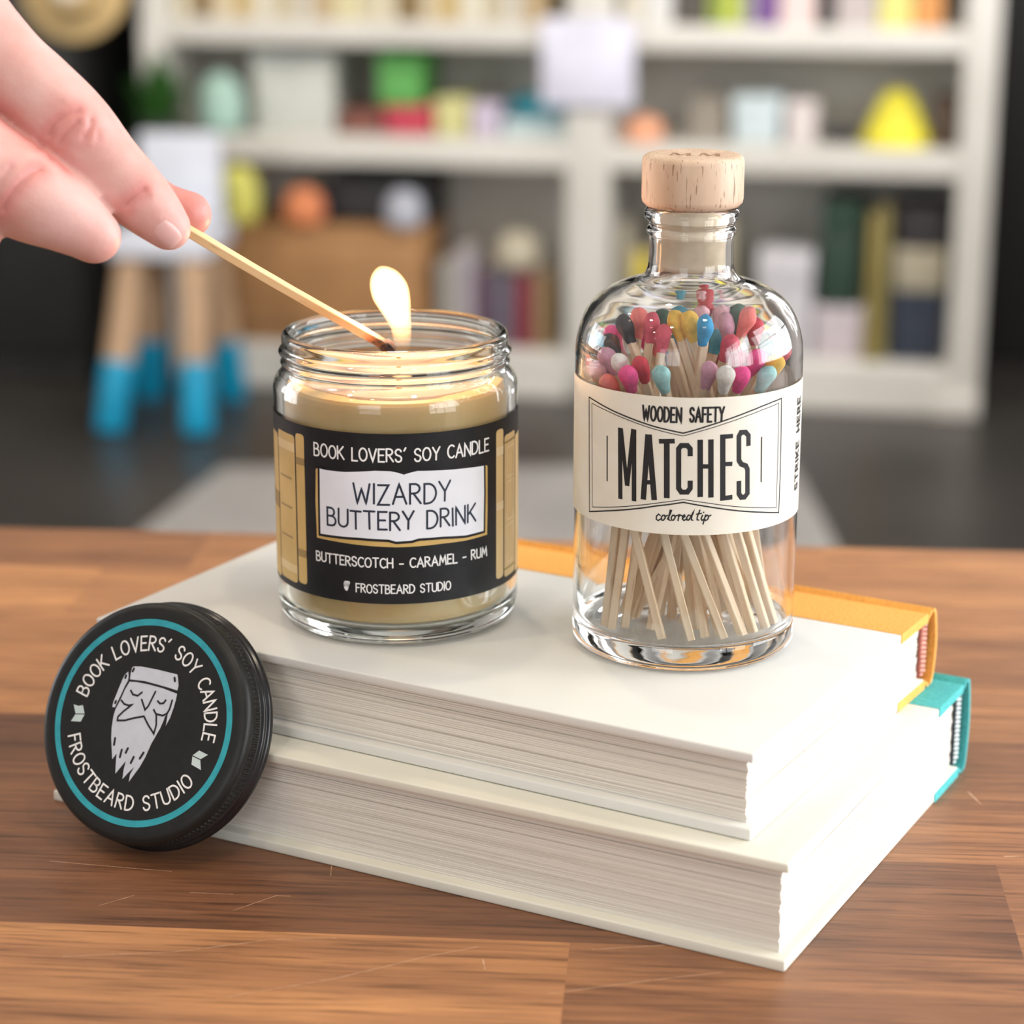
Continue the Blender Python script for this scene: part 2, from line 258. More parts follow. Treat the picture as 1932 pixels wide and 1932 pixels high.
def ribbon(pts, w, cap=True, step=.7):
    P = [Vector((p[0], p[1])) for p in pts]
    Q = [P[0]]
    for a, b in zip(P, P[1:]):
        n = max(1, int((b - a).length / step))
        if (b - a).length < 1e-5: continue
        for i in range(1, n + 1): Q.append(a.lerp(b, i / n))
    if len(Q) < 2: return [], []
    hw = w / 2; Lp, Rp = [], []
    for i, p in enumerate(Q):
        d0 = (p - Q[i - 1]).normalized() if i else None
        d1 = (Q[i + 1] - p).normalized() if i < len(Q) - 1 else None
        if d0 is None: d0 = d1
        if d1 is None: d1 = d0
        n0 = Vector((-d0.y, d0.x)); n1 = Vector((-d1.y, d1.x)); m = n0 + n1
        if m.length < 1e-3: m = n0.copy()
        m.normalize(); k = 1 / max(.45, m.dot(n0))
        Lp.append(p + m * hw * k); Rp.append(p - m * hw * k)
    v = []; f = []
    for l, r in zip(Lp, Rp): v += [l, r]
    for i in range(len(Q) - 1): f.append((2 * i, 2 * i + 1, 2 * i + 3, 2 * i + 2))
    if cap:
        for end, d in ((0, (Q[0] - Q[1]).normalized()), (len(Q) - 1, (Q[-1] - Q[-2]).normalized())):
            c = Q[end]; n = Vector((-d.y, d.x)); base = len(v)
            ring = [c + (d * math.cos(a) + n * math.sin(a)) * hw for a in [R(-90 + 180 * i / 6) for i in range(7)]]
            v += ring; f.append(tuple(range(base, base + 7)))
    return v, f
def fill_poly(pts, step=None):
    bm = bmesh.new()
    vs = [bm.verts.new((p[0], p[1], 0)) for p in pts]
    bm.faces.new(vs)
    if step:
        xs = [p[0] for p in pts]; x = min(xs) + step
        while x < max(xs):
            g = bm.verts[:] + bm.edges[:] + bm.faces[:]
            bmesh.ops.bisect_plane(bm, geom=g, plane_co=(x, 0, 0), plane_no=(1, 0, 0)); x += step
    bmesh.ops.triangulate(bm, faces=bm.faces[:])
    bm.verts.ensure_lookup_table()
    for i, q in enumerate(bm.verts): q.index = i
    v = [Vector((q.co.x, q.co.y)) for q in bm.verts]; f = [tuple(q.index for q in fc.verts) for fc in bm.faces]
    bm.free(); return v, f
class Decal:
    """printed shapes laid on a surface; lift grows by a hair with each shape"""
    def __init__(s, mapf, base=.05): s.m = mapf; s.v = []; s.f = []; s.off = base
    def add(s, vf):
        v, f = vf; b = len(s.v)
        s.v += [s.m(p[0], p[1], s.off) for p in v]; s.f += [tuple(i + b for i in q) for q in f]; s.off += .0008
    def strokes(s, ss, w, cap=True):
        for q in ss: s.add(ribbon(q, w, cap))
    def build(s, name, mat, parent):
        o = mesh(name, s.v, s.f, mat, parent); return o
def cyl_map(Rad):
    def m(x, z, off): a = x / Rad; r = Rad + off; return (r * math.sin(a), -r * math.cos(a), z)
    return m


# ---------------------------------------------------------------- the room
m_floor = M('dark_floor', (0.045, 0.042, 0.040), 0.38); noise_color(m_floor, (.028, .025, .022), (.050, .045, .040), ns=1.2)
m_wall = M('wall_paint', (0.62, 0.60, 0.60), .8); noise_color(m_wall, (.58, .56, .57), (.66, .64, .64), ns=2)
m_dark = M('dark_wall_paint', (0.018, 0.018, 0.017), .7); noise_color(m_dark, (.012, .012, .011), (.026, .026, .024), ns=2)
m_ceil = M('ceiling_paint', (0.75, 0.74, 0.72), .9); noise_color(m_ceil, (.72, .71, .69), (.78, .77, .75), ns=3)
m_white = M('window_white', (0.8, 0.8, 0.8), .4); noise_color(m_white, (.77, .77, .77), (.83, .83, .83), ns=8)
def slab(name, x0, x1, y0, y1, z0, z1, mat, kind='structure', bev=0):
    bm = bmesh.new(); box(bm, x0, x1, y0, y1, z0, z1, bev)
    return tag(bmobj(name, bm, mat, scale=1), kind=kind)
slab('floor', -3.4, 1.75, -2.5, 6.6, -1.0, -0.95, m_floor)
slab('ceiling', -3.4, 1.75, -2.5, 6.6, 1.75, 1.8, m_ceil)
slab('wall_back', -3.4, 1.75, 6.5, 6.6, -0.95, 1.75, m_dark)
slab('wall_left', -3.4, -3.3, -2.4, 6.5, -0.95, 1.75, m_wall)
slab('wall_right', 1.65, 1.75, -2.4, 6.5, -0.95, 1.75, m_wall)
slab('wall_front', -3.4, 1.75, -2.5, -2.4, -0.95, 1.75, m_wall)
def window(n, cx, cy, cz, w, h, axis):
    bm = bmesh.new(); t = .05
    def b(a0, a1, z0, z1):
        if axis == 'x': box(bm, cx - .02, cx + .03, cy + a0, cy + a1, cz + z0, cz + z1, .004)
        else: box(bm, cx + a0, cx + a1, cy - .03, cy + .02, cz + z0, cz + z1, .004)
    W, H = w / 2, h / 2
    b(-W - t, -W, -H - t, H + t); b(W, W + t, -H - t, H + t); b(-W, W, -H - t, -H); b(-W, W, H, H + t)
    for k in (-1, 1): b(k * w / 6 - .012, k * w / 6 + .012, -H, H)
    b(-W, W, -.012, .012)
    tag(bmobj('window_%d' % n, bm, m_white, scale=1), kind='structure')
window(1, 1.54, 0.85, .55, 1.4, 1.0, 'x')
window(2, 1.54, -0.85, .55, 1.4, 1.0, 'x')
window(3, -1.3, -2.32, .75, 1.3, 1.2, 'y')
window(4, 1.56, 4.0, .75, 1.6, 1.25, 'x')
window(5, -3.16, 2.4, .55, 1.6, 1.2, 'x')  # added left window, framing the extra light for the glass edges

# ---------------------------------------------------------------- butcher-block counter
m_tab = bpy.data.materials.new('counter_wood'); m_tab.use_nodes = True
def wood_nodes(m):
    N, L = nt(m); b = N['Principled BSDF']
    at = N.new('ShaderNodeAttribute'); at.attribute_name = 'stave'
    sp = N.new('ShaderNodeSeparateColor'); L.new(at.outputs['Color'], sp.inputs[0])
    tc = N.new('ShaderNodeTexCoord')
    off = N.new('ShaderNodeCombineXYZ'); mul = N.new('ShaderNodeMath'); mul.operation = 'MULTIPLY'; mul.inputs[1].default_value = 37.0
    L.new(sp.outputs['Green'], mul.inputs[0]); L.new(mul.outputs[0], off.inputs['X']); L.new(mul.outputs[0], off.inputs['Z'])
    ad = N.new('ShaderNodeVectorMath'); ad.operation = 'ADD'; L.new(tc.outputs['Object'], ad.inputs[0]); L.new(off.outputs[0], ad.inputs[1])
    def nz(scale, ns, det, dist=0.0, rough=.55):
        mp = N.new('ShaderNodeMapping'); mp.inputs['Scale'].default_value = scale; L.new(ad.outputs[0], mp.inputs['Vector'])
        n = N.new('ShaderNodeTexNoise'); n.inputs['Scale'].default_value = ns; n.inputs['Detail'].default_value = det
        n.inputs['Distortion'].default_value = dist; n.inputs['Roughness'].default_value = rough
        L.new(mp.outputs[0], n.inputs['Vector']); return n
    big = nz((3, 22, 3), 2.2, 4, .9)         # broad figure
    mid = nz((8, 110, 8), 1.6, 5, .5, .65)       # grain streaks
    fine = nz((20, 480, 20), 1.3, 3, .2, .6)      # pores
    base = N.new('ShaderNodeValToRGB'); e = base.color_ramp.elements
    e[0].position = 0; e[0].color = (.125, .050, .024, 1); e[1].position = 1; e[1].color = (.68, .32, .125, 1)
    x = e.new(.35); x.color = (.24, .102, .046, 1); x = e.new(.65); x.color = (.42, .19, .080, 1)
    def mth(op, a, b_):
        q = N.new('ShaderNodeMath'); q.operation = op
        for i, s in enumerate((a, b_)):
            if isinstance(s, (int, float)): q.inputs[i].default_value = s
            else: L.new(s, q.inputs[i])
        return q.outputs[0]
    f1 = mth('MULTIPLY', mth('SUBTRACT', big.outputs['Fac'], .5), .60)
    f2 = mth('MULTIPLY', mth('SUBTRACT', mid.outputs['Fac'], .5), .85)
    t = mth('ADD', mth('ADD', sp.outputs['Red'], f1), f2); L.new(t, base.inputs[0])
    pr = N.new('ShaderNodeValToRGB'); pr.color_ramp.elements[0].position = .32; pr.color_ramp.elements[1].position = .50
    pr.color_ramp.elements[0].color = (.36, .32, .29, 1); pr.color_ramp.elements[1].color = (1, 1, 1, 1)
    L.new(fine.outputs['Fac'], pr.inputs[0])
    mx = N.new('ShaderNodeMix'); mx.data_type = 'RGBA'; mx.blend_type = 'MULTIPLY'; mx.inputs[0].default_value = .75
    L.new(base.outputs[0], mx.inputs[6]); L.new(pr.outputs[0], mx.inputs[7]); L.new(mx.outputs[2], b.inputs['Base Color'])
    b.inputs['Roughness'].default_value = .42; b.inputs['Specular IOR Level'].default_value = .5
    bp = N.new('ShaderNodeBump'); bp.inputs['Strength'].default_value = .25; bp.inputs['Distance'].default_value = .0003
    L.new(mid.outputs['Fac'], bp.inputs['Height']); L.new(bp.outputs[0], b.inputs['Normal'])
wood_nodes(m_tab)
TA = -4.36
rows = [330, 390, 438, 490, 544.5, 602, 655, 696, 748, 800, 857, 909]
# (end of stave along the counter, tone) from left to right for each row
lay = [[(-300, .5), (60, .75), (700, .3)], [(-90, .55), (340, .4), (700, .6)], [(-210, .3), (190, .5), (700, .3)],
       [(-26, .66), (420, .38), (700, .5)], [(-340, .5), (92, .22), (700, .46)], [(-238, .5), (-2, .34), (380, .48), (700, .3)],
       [(-150, .18), (90, .4), (330, .30), (700, .5)], [(-330, .4), (-60, .72), (240, .60), (700, .4)],
       [(-150, .66), (140, .5), (700, .6)], [(-230, .78), (-20, .7), (260, .66), (700, .5)], [(-196, .42), (60, .62), (420, .70), (700, .5)]]
verts, faces, cols = [], [], []
for i, (q0, q1) in enumerate(zip(rows, rows[1:])):
    t0 = -700
    for t1, tone in lay[i]:
        b = len(verts); verts += [(t0, q0, 0), (t1, q0, 0), (t1, q1, 0), (t0, q1, 0)]
        faces.append((b, b + 1, b + 2, b + 3)); cols.append((tone, random.random(), 0, 1)); t0 = t1
b = len(verts)
verts += [(-700, 330, 0), (700, 330, 0), (700, 909, 0), (-700, 909, 0), (-700, 330, -40), (700, 330, -40), (700, 909, -40), (-700, 909, -40)]
for q in [(4, 5, 1, 0), (5, 6, 2, 1), (6, 7, 3, 2), (7, 4, 0, 3), (7, 6, 5, 4)]:
    faces.append(tuple(b + k for k in q)); cols.append((.4, .3, 0, 1))
counter = empty('counter', (0, 0, 0), R(TA), 'reddish brown butcher-block wooden counter under the stacked books', 'counter')
top = mesh('countertop', verts, faces, m_tab, counter)
ca = top.data.color_attributes.new('stave', 'FLOAT_COLOR', 'CORNER')
for p, c in zip(top.data.polygons, cols):
    for li in p.loop_indices: ca.data[li].color = c
m_cab = M('counter_base_paint', (.05, .045, .04), .6); noise_color(m_cab, (.04, .036, .032), (.06, .054, .05), ns=6)
bm = bmesh.new(); box(bm, -640, 640, 360, 850, -950, -40, 3); bmobj('cabinet_base', bm, m_cab, counter)
# fine scratches worn into the varnish
m_scr = M('scratched_varnish', (.62, .40, .26), .5); noise_color(m_scr, (.42, .22, .12), (.72, .48, .32), ns=300)
def tmap(x, y, off): return (x, y, off)
for pts, w in [([(-157, 526), (-128, 531), (-104, 540), (-88, 542)], .22), ([(-110, 508), (-84, 520), (-62, 534), (-50, 540)], .22), ([(101, 551), (108, 570)], .5), ([(108, 570), (111, 577)], .3),
               ([(95, 608), (120, 611), (150, 619)], .3), ([(-20, 541), (4, 546), (12, 556)], .25), ([(-176, 583), (-150, 580), (-140, 579)], .22), ([(-132, 566), (-120, 566)], .22),
               ([(-47, 528), (-48, 533)], .4), ([(-118, 556), (-108, 566), (-104, 566)], .2), ([(90, 655), (93, 645)], .4), ([(-97, 598), (-95, 580)], .2), ([(-30, 516), (-2, 526), (14, 531)], .2), ([(-155, 556), (-147, 563)], .2)]:
    dc = Decal(tmap, .02); dc.strokes([pts], w); dc.build('scratch', m_scr, counter)

# ---------------------------------------------------------------- hardcover books
m_board = M('white_cover_paper', (.83, .83, .80), .45); noise_color(m_board, (.715, .71, .675), (.76, .76, .735), ns=14)
m_board2 = M('ivory_cover_paper', (.80, .785, .69), .5); noise_color(m_board2, (.71, .69, .60), (.76, .745, .66), ns=14)
def cloth(name, c):
    m = M(name, c, .8); noise_color(m, tuple(k * .9 for k in c), tuple(min(1, k * 1.08) for k in c), ns=900, detail=2, bump=.5); return m
m_orange = cloth('orange_book_cloth', (.88, .42, .085)); m_teal = cloth('teal_book_cloth', (.07, .46, .47))
m_pages = M('page_edges', (.80, .76, .68), .8)
def page_nodes(m):
    N, L = nt(m); b = N['Principled BSDF']; tc = N.new('ShaderNodeTexCoord')
    mp = N.new('ShaderNodeMapping'); mp.inputs['Scale'].default_value = (3, 3, 900); L.new(tc.outputs['Object'], mp.inputs['Vector'])
    n = N.new('ShaderNodeTexNoise'); n.inputs['Scale'].default_value = 2.2; n.inputs['Detail'].default_value = 3; L.new(mp.outputs[0], n.inputs['Vector'])
    r = N.new('ShaderNodeValToRGB'); r.color_ramp.elements[0].position = .25; r.color_ramp.elements[0].color = (.60, .55, .48, 1)
    r.color_ramp.elements[1].position = .55; r.color_ramp.elements[1].color = (.84, .80, .73, 1)
    L.new(n.outputs['Fac'], r.inputs[0]); L.new(r.outputs[0], b.inputs['Base Color'])
page_nodes(m_pages)
m_band_r = M('red_headband_thread', (.33, .07, .05), .7); noise_color(m_band_r, (.28, .06, .04), (.40, .10, .07), ns=400)
m_band_rl = M('pink_headband_thread', (.75, .38, .30), .7); noise_color(m_band_rl, (.7, .34, .26), (.8, .43, .35), ns=400)
m_band_k = M('black_headband_thread', (.02, .03, .04), .7); noise_color(m_band_k, (.015, .02, .03), (.03, .05, .06), ns=400)
m_band_w = M('white_headband_thread', (.72, .80, .80), .7); noise_color(m_band_w, (.66, .76, .76), (.78, .86, .86), ns=400)
def make_book(name, x, y, z, yaw, Lg, W, T, junc, mb, mc, b1, b2, label, seed):
    """x runs along the fore edge (to the left), y from the fore edge to the spine"""
    rnd = random.Random(seed)
    root = empty(name, (x * MM, y * MM, z * MM), R(-yaw), label, 'book')
    th = 2.7; Wb = W - 7.5; ov = 3.0
    def bd(nm, z0, z1, warp):
        bm = bmesh.new(); box(bm, -Lg, 0, 0, Wb, z0, z1, .55, 3)
        return bmobj(nm, bm, mb, root, smooth=True, sharp=50)
    bd('front_cover', T - th, T, 1); bd('back_cover', 0, th + .5, -1)
    # cloth: quarter binding over boards, groove and spine, one bent sheet with thickness
    o = .18
    outer = [(junc, T + o), (W - 9.5, T + o), (W - 7.6, T + o - .1), (W - 6.2, T - 1.5), (W - 5.0, T - 1.6), (W - 3.6, T - .2), (W - 2.0, T + .25), (W - .6, T - .5), (W + .3, T - 2.6)]
    n = 8
    for i in range(n + 1):
        a = i / n; zz = T - 3.6 - (T - 7.2) * a; outer.append((W + .5 + 1.3 * math.sin(math.pi * a), zz))
    outer += [(W + .3, 2.6), (W - .6, .6), (W - 2.0, 0), (W - 3.6, .25), (W - 5.0, 1.6), (W - 6.2, 1.5), (W - 7.6, .1), (W - 9.5, -o + .19), (junc + 2, -o + .19)]
    inner = []
    for i, p in enumerate(outer):
        a = Vector(outer[max(i - 1, 0)]); c = Vector(outer[min(i + 1, len(outer) - 1)]); d = (c - a).normalized(); nn = Vector((-d.y, d.x))
        k = .17 if (i < 3 or i > len(outer) - 4) else 1.3
        q = Vector(p) + (-nn if nn.dot(Vector((W / 2, T / 2)) - Vector(p)) < 0 else nn) * k
        inner.append((q.x, q.y))
    # lip over the board's head edge
    xs = [.20, -Lg - .20]; v = []; f = []; m_ = len(outer)
    for xx in xs: v += [(xx, p[0], p[1]) for p in outer] + [(xx, p[0], p[1]) for p in inner]
    K = 2 * m_
    for i in range(m_ - 1):
        f.append((i, i + 1, K + i + 1, K + i)); f.append((m_ + i, K + m_ + i, K + m_ + i + 1, m_ + i + 1))
        f.append((i, m_ + i, m_ + i + 1, i + 1)); f.append((K + i, K + i + 1, K + m_ + i + 1, K + m_ + i))
    f.append((0, K, K + m_, m_)); f.append((m_ - 1, 2 * m_ - 1, K + 2 * m_ - 1, K + m_ - 1))
    bm = bmesh.new(); bvs = [bm.verts.new(p) for p in v]
    for q in f: bm.faces.new([bvs[k] for k in q])
    for zz0, zz1 in ((T - th - .15, T + .15), (-.02, th + .15)):   # turned-in cloth at both ends
        box(bm, -.05, .25, junc, Wb + .1, zz0 + .02, zz1, .05, 1); box(bm, -Lg - .25, -Lg + .05, junc, Wb + .1, zz0 + .02, zz1, .05, 1)
    bmesh.ops.recalc_face_normals(bm, faces=bm.faces)
    bmobj('spine', bm, mc, root, smooth=True, sharp=35)
    # page block: signatures with slightly uneven edges
    bm = bmesh.new(); z0 = th + .05; z1 = T - th - .05; k = int((z1 - z0) / .62); dz = (z1 - z0) / k
    for i in range(k):
        a = (i + .5) / k; curve = -.5 * math.cos((a - .5) * math.pi) + .3
        jx = rnd.uniform(-.10, .10) + .16 * math.sin(i * .9) + (rnd.uniform(-.3, 0) if rnd.random() < .1 else 0); jy = rnd.uniform(-.13, .13) + (.35 if rnd.random() < .08 else 0)
        box(bm, -Lg + ov + jx, -ov + jx, ov + .6 + curve + jy, W - 5.2, z0 + i * dz + .03, z0 + (i + 1) * dz - .03, .06, 1)
    bmobj('page_block', bm, m_pages, root)
    for xx in (-ov + .1, -Lg + ov - .1):
        s = 1 if xx > -10 else -1
        bm = bmesh.new(); box(bm, min(xx, xx + s * .9), max(xx, xx + s * .9), W - 6.8, W - 1.2, z0 + .2, z1 - .2, .3, 2)
        hb = bmobj('headband', bm, b1, root, smooth=True, sharp=50)
        bm = bmesh.new(); nn = int((z1 - z0) / 1.5)
        for i in range(nn):
            for j in range(2):
                if 1:
                    mtx = Matrix.Translation((xx + s * .95, W - 5.3 + j * 2.1, z0 + .8 + (i + .5 * j) * (z1 - z0 - 1) / nn)) @ Matrix.Diagonal((.5, 1.15, .5, 1))
                    bmesh.ops.create_uvsphere(bm, u_segments=10, v_segments=6, radius=1.0, matrix=mtx)
        bmobj('thread', bm, b2, hb, smooth=True)
    return root
T2, T1 = 30.28, 24.42; H1 = T1 + T2
make_book('hardcover_book', 69.99, 528.03, 0, 27.81, 235.75, 154.75, T2, 123.5, m_board2, m_teal, m_band_k, m_band_w, 'thicker white hardcover book with teal cloth spine, bottom of the stack', 3)
make_book('hardcover_book', 61.69, 541.5, T2 + .2, 29.75, 214.88, 136.79, T1 - .2, 106.6, m_board, m_orange, m_band_r, m_band_rl, 'white hardcover book with orange cloth spine, lying on the teal-spined book', 5)

# ---------------------------------------------------------------- candle in a glass jar
JX, JY, BX, BY, H1 = -34.38, 655.85, 49.90, 631.64, 54.70
m_glass = glass('clear_glass', (.985, .995, .985)); m_glass2 = glass('clear_bottle_glass', (.99, .992, .99))
m_wax = M('soy_wax', (.60, .42, .18), .45, Subsurface_Weight=.35, Subsurface_Scale=.004, Subsurface_Radius=(1, .6, .3)); noise_color(m_wax, (.60, .42, .18), (.70, .52, .26), ns=40)
m_melt = M('melted_wax', (.84, .52, .36), .06, Subsurface_Weight=.4, Subsurface_Scale=.005, Subsurface_Radius=(1, .6, .3)); noise_color(m_melt, (.82, .49, .33), (.88, .57, .40), ns=30)  # the peach glow of the flame is put into the pool's colour
m_lblk = M('black_label_paper', (.010, .011, .012), .5, Specular_IOR_Level=.3); noise_color(m_lblk, (.008, .0085, .010), (.012, .013, .015), ns=200)
m_ink_w = M('white_ink', (.86, .86, .86), .5); noise_color(m_ink_w, (.83, .83, .83), (.89, .89, .89), ns=200)
m_panel = M('white_label_panel', (.80, .83, .90), .45); noise_color(m_panel, (.78, .81, .88), (.82, .85, .92), ns=100)
m_ink_n = M('dark_blue_ink', (.012, .022, .045), .5); noise_color(m_ink_n, (.01, .018, .035), (.015, .026, .055), ns=100)
m_gold = M('gold_ink', (.60, .40, .13), .5); noise_color(m_gold, (.55, .36, .11), (.66, .45, .16), ns=60)
m_gold_l = M('pale_gold_ink', (.72, .54, .26), .5); noise_color(m_gold_l, (.69, .5, .23), (.76, .58, .3), ns=60)
m_gold_d = M('dark_gold_ink', (.33, .22, .07), .5); noise_color(m_gold_d, (.29, .19, .06), (.37, .25, .09), ns=60)
cand = empty('candle', (JX * MM, JY * MM, (H1 + .05) * MM), 0, 'lit soy candle in a glass jar with a black label, standing on the orange-spined book', 'candle')
outer = smooth_prof([(24, 1.0), (27, .1), (30.5, .0), (33.4, 1.0), (35.3, 3.4), (36, 7)], 4) + [(36, 30), (36, 66), (36, 69.3)] + \
    smooth_prof([(36, 69.8), (35.9, 71.6), (35.1, 73.6), (33.9, 75.0), (33.3, 76.2), (33.3, 77.2), (33.7, 77.8), (33.3, 78.5), (33.3, 79.6), (33.9, 80.4), (34.2, 81.1), (33.7, 81.9), (33.2, 82.6), (33.2, 84.4), (33.1, 85.6), (32.5, 86.5), (31.6, 86.8), (30.8, 86.4), (30.4, 85.4)], 3)
inner = [(30.3, 84), (30.3, 77)] + smooth_prof([(30.4, 76), (31.2, 74), (32.6, 71.8), (33.1, 69.0)], 3) + [(33.1, 40), (33.1, 10)] + smooth_prof([(33.1, 9), (32.5, 6.6), (30.5, 5.2), (27, 4.8)], 3)
lathe('glass_jar', [(0, 1.4), (20, 1.4)] + outer + inner + [(0, 4.8)], m_glass, cand, 128)
lathe('wax', [(0, 5.3), (29.5, 5.5), (31.8, 7.2), (32.4, 10), (32.4, 40), (32.4, 69.5), (32.2, 70.8), (31.4, 71.5), (27, 71.3)] + [(0, 71.2)], m_wax, cand, 96, sharp=40)
lathe('melted_wax', [(0, 71.32), (18, 71.34), (25, 71.42), (27.2, 71.62), (27.6, 71.3), (0, 71.1)], m_melt, cand, 96)
m_wick = M('waxed_wick', (.4, .3, .18), .9); noise_color(m_wick, (.35, .24, .14), (.5, .36, .22), ns=900)
def tube_mesh(bm, pts, rad, n=14, caps=True):
    P = [Vector(p) for p in pts]; prev = None; rings = []
    up = Vector((.13, .97, .2))
    for i, p in enumerate(P):
        d = (P[min(i + 1, len(P) - 1)] - P[max(i - 1, 0)]).normalized()
        a = d.cross(up).normalized(); b = d.cross(a).normalized(); up = -b.cross(d).cross(d) if False else up
        r = rad[i] if isinstance(rad, (list, tuple)) else rad
        rings.append([bm.verts.new(p + (a * math.cos(2 * math.pi * k / n) + b * math.sin(2 * math.pi * k / n)) * r) for k in range(n)])
    for A, B in zip(rings, rings[1:]):
        for k in range(n): bm.faces.new((A[k], A[(k + 1) % n], B[(k + 1) % n], B[k]))
    if caps:
        bm.faces.new(rings[0]); bm.faces.new(rings[-1][::-1])
    bmesh.ops.recalc_face_normals(bm, faces=bm.faces)
bm = bmesh.new(); tube_mesh(bm, [(1.0, .3, 70.5), (1.0, .2, 73.5), (1.1, .1, 74.5), (1.2, .1, 74.9)], [.8, .75, .7, .4], 12)
wick = bmobj('wick', bm, m_wick, cand, smooth=True)
# label: black band with printed artwork
def band(name, Rad, z0, z1, half, mat, parent, th=.10, n=160):
    v = []; f = []
    for i in range(n + 1):
        a = R(-half + 2 * half * i / n)
        for r in (Rad, Rad + th):
            for z in (z0, z1): v.append((r * math.sin(a), -r * math.cos(a), z))
    for i in range(n):
        b = 4 * i; c = b + 4
        f += [(b + 2, b + 3, c + 3, c + 2), (b, c, c + 1, b + 1), (b + 1, c + 1, c + 3, b + 3), (b, b + 2, c + 2, c)]
    f += [(0, 1, 3, 2), (4 * n, 4 * n + 2, 4 * n + 3, 4 * n + 1)]
    return mesh(name, v, f, mat, parent, smooth=True, sharp=40)
lab = band('label', 36.05, 14.0, 64.2, 165, m_lblk, cand)
mp = cyl_map(36.15)
def rrect(x0, x1, z0, z1, r=1.0):
    return [(x0, z0 + r), (x0 + r * .3, z0 + r * .3), (x0 + r, z0), (x1 - r, z0), (x1 - r * .3, z0 + r * .3), (x1, z0 + r), (x1, z1 - r), (x1 - r * .3, z1 - r * .3), (x1 - r, z1), (x0 + r, z1), (x0 + r * .3, z1 - r * .3), (x0, z1 - r)]
d1 = Decal(mp, .02); dl = Decal(mp, .05); dd = Decal(mp, .08)
for x0, x1, z0, z1 in [(-51.6, -43.6, 14.9, 58.6), (-43.0, -32.1, 15.9, 60.3), (-31.5, -27.6, 16.5, 61.4), (-62, -52.2, 16, 60), (-73, -62.6, 16, 61)]:
    dp = Decal(mp, .02); dp.add(fill_poly(rrect(x0, x1, z0, z1), 1.5)); dp.build('printed_book', m_gold, lab)
for x0, x1, z0, z1 in [(35.0, 38.9, 16.4, 61.4), (39.6, 47.9, 15.8, 58.9), (48.5, 56.8, 15, 57), (57.4, 66, 16, 60), (66.6, 74, 16, 61)]:
    dp = Decal(mp, .02); dp.add(fill_poly(rrect(x0, x1, z0, z1), 1.5)); dp.build('printed_book', m_gold_l, lab)
for x0, x1, z0, z1 in [(-43, -32.1, 55.3, 57.9), (-43, -32.1, 18.8, 21.2)]:
    dl = Decal(mp, .05); dl.add(fill_poly([(x0, z0), (x1, z0), (x1, z1), (x0, z1)], 1.5)); dl.build('printed_stripe', m_gold_l, lab)
for x0, x1, z0, z1 in [(-41.5, -34, 46.8, 47.4), (-41.5, -34, 38.0, 38.6), (-41.5, -34, 29, 29.6), (-31.5, -27.6, 52.2, 54.3), (-31.5, -27.6, 24.6, 26.9), (-51.6, -43.6, 36, 41), (39.6, 47.9, 18.0, 18.6), (39.6, 47.9, 56.4, 57.0)]:
    dd = Decal(mp, .08); dd.add(fill_poly([(x0, z0), (x1, z0), (x1, z1), (x0, z1)], 1.5)); dd.build('printed_stripe', m_gold_d, lab)
dq = Decal(mp, .09)
for x0, x1, z0, z1 in [(35.0, 38.9, 53.7, 56.2), (35.0, 38.9, 37.3, 39.7)]: dq.add(fill_poly([(x0, z0), (x1, z0), (x1, z1), (x0, z1)], 1.5))
for z0, z1 in ((46, 55), (33, 44.5), (20, 31.5)):
    dq.strokes([[(41.4, z0), (46.2, z0), (46.2, z1), (41.4, z1), (41.4, z0)]], .5)
d1.add(fill_poly(ART_GOLD, 1.5)); 
d1.build('open_book_artwork', m_gold, lab);
m_gold_p = M('light_gold_ink', (.80, .66, .42), .5); noise_color(m_gold_p, (.77, .62, .38), (.83, .7, .46), ns=60); dq.build('book_spine_panel', m_gold_p, lab)
dk = Decal(mp, .11)
dk.strokes([ART_WHITE + [ART_WHITE[0], ART_WHITE[1]]], 1.5)
dk.build('panel_outline', m_lblk, lab)
dw = Decal(mp, .15); dw.add(fill_poly(ART_WHITE, 1.5)); dw.build('title_panel', m_panel, lab)
dt = Decal(mp, .17)
dt.strokes(text_strokes('WIZARDY', -10.6, 17.5, 43.8, 5.75, jitter=.03), .62)
dt.strokes(text_strokes('BUTTERY DRINK', -19.1, 26.0, 36.3, 5.2, jitter=.03), .62)
dt.build('title_lettering', m_ink_n, lab)
dt = Decal(mp, .05)
dt.strokes(text_strokes("BOOK LOVERS' SOY CANDLE", -23.5, 31.4, 56.2, 3.65, jitter=.02), .50)
dt.build('heading_lettering', m_ink_w, lab); dt = Decal(mp, .05)
dt.strokes(text_strokes('BUTTERSCOTCH - CARAMEL - RUM', -23.5, 30.5, 24.95, 2.75, jitter=.02), .42)
dt.build('scent_lettering', m_ink_w, lab); dt = Decal(mp, .05)
dt.strokes(text_strokes('FROSTBEARD STUDIO', -10.35, 17.4, 17.25, 2.5, jitter=.02), .36)
dt.build('maker_lettering', m_ink_w, lab); dt = Decal(mp, .05)
k = 3.15 / 32.7
lg = [[(x * k - 13.2, z * k + 18.75) for x, z in p] for p in (ART_HAT, ART_FLAPL, ART_BEARD)]
for p in lg: dt.add(fill_poly(p, 1.5))
dt.build('bearded_emblem', m_ink_w, lab)
dt = Decal(mp, .16)
for w, p in ART_INK[:5]: dt.strokes([[(x * k - 13.2, z * k + 18.75) for x, z in p]], .10)
dt.build('emblem_lines', m_lblk, lab)

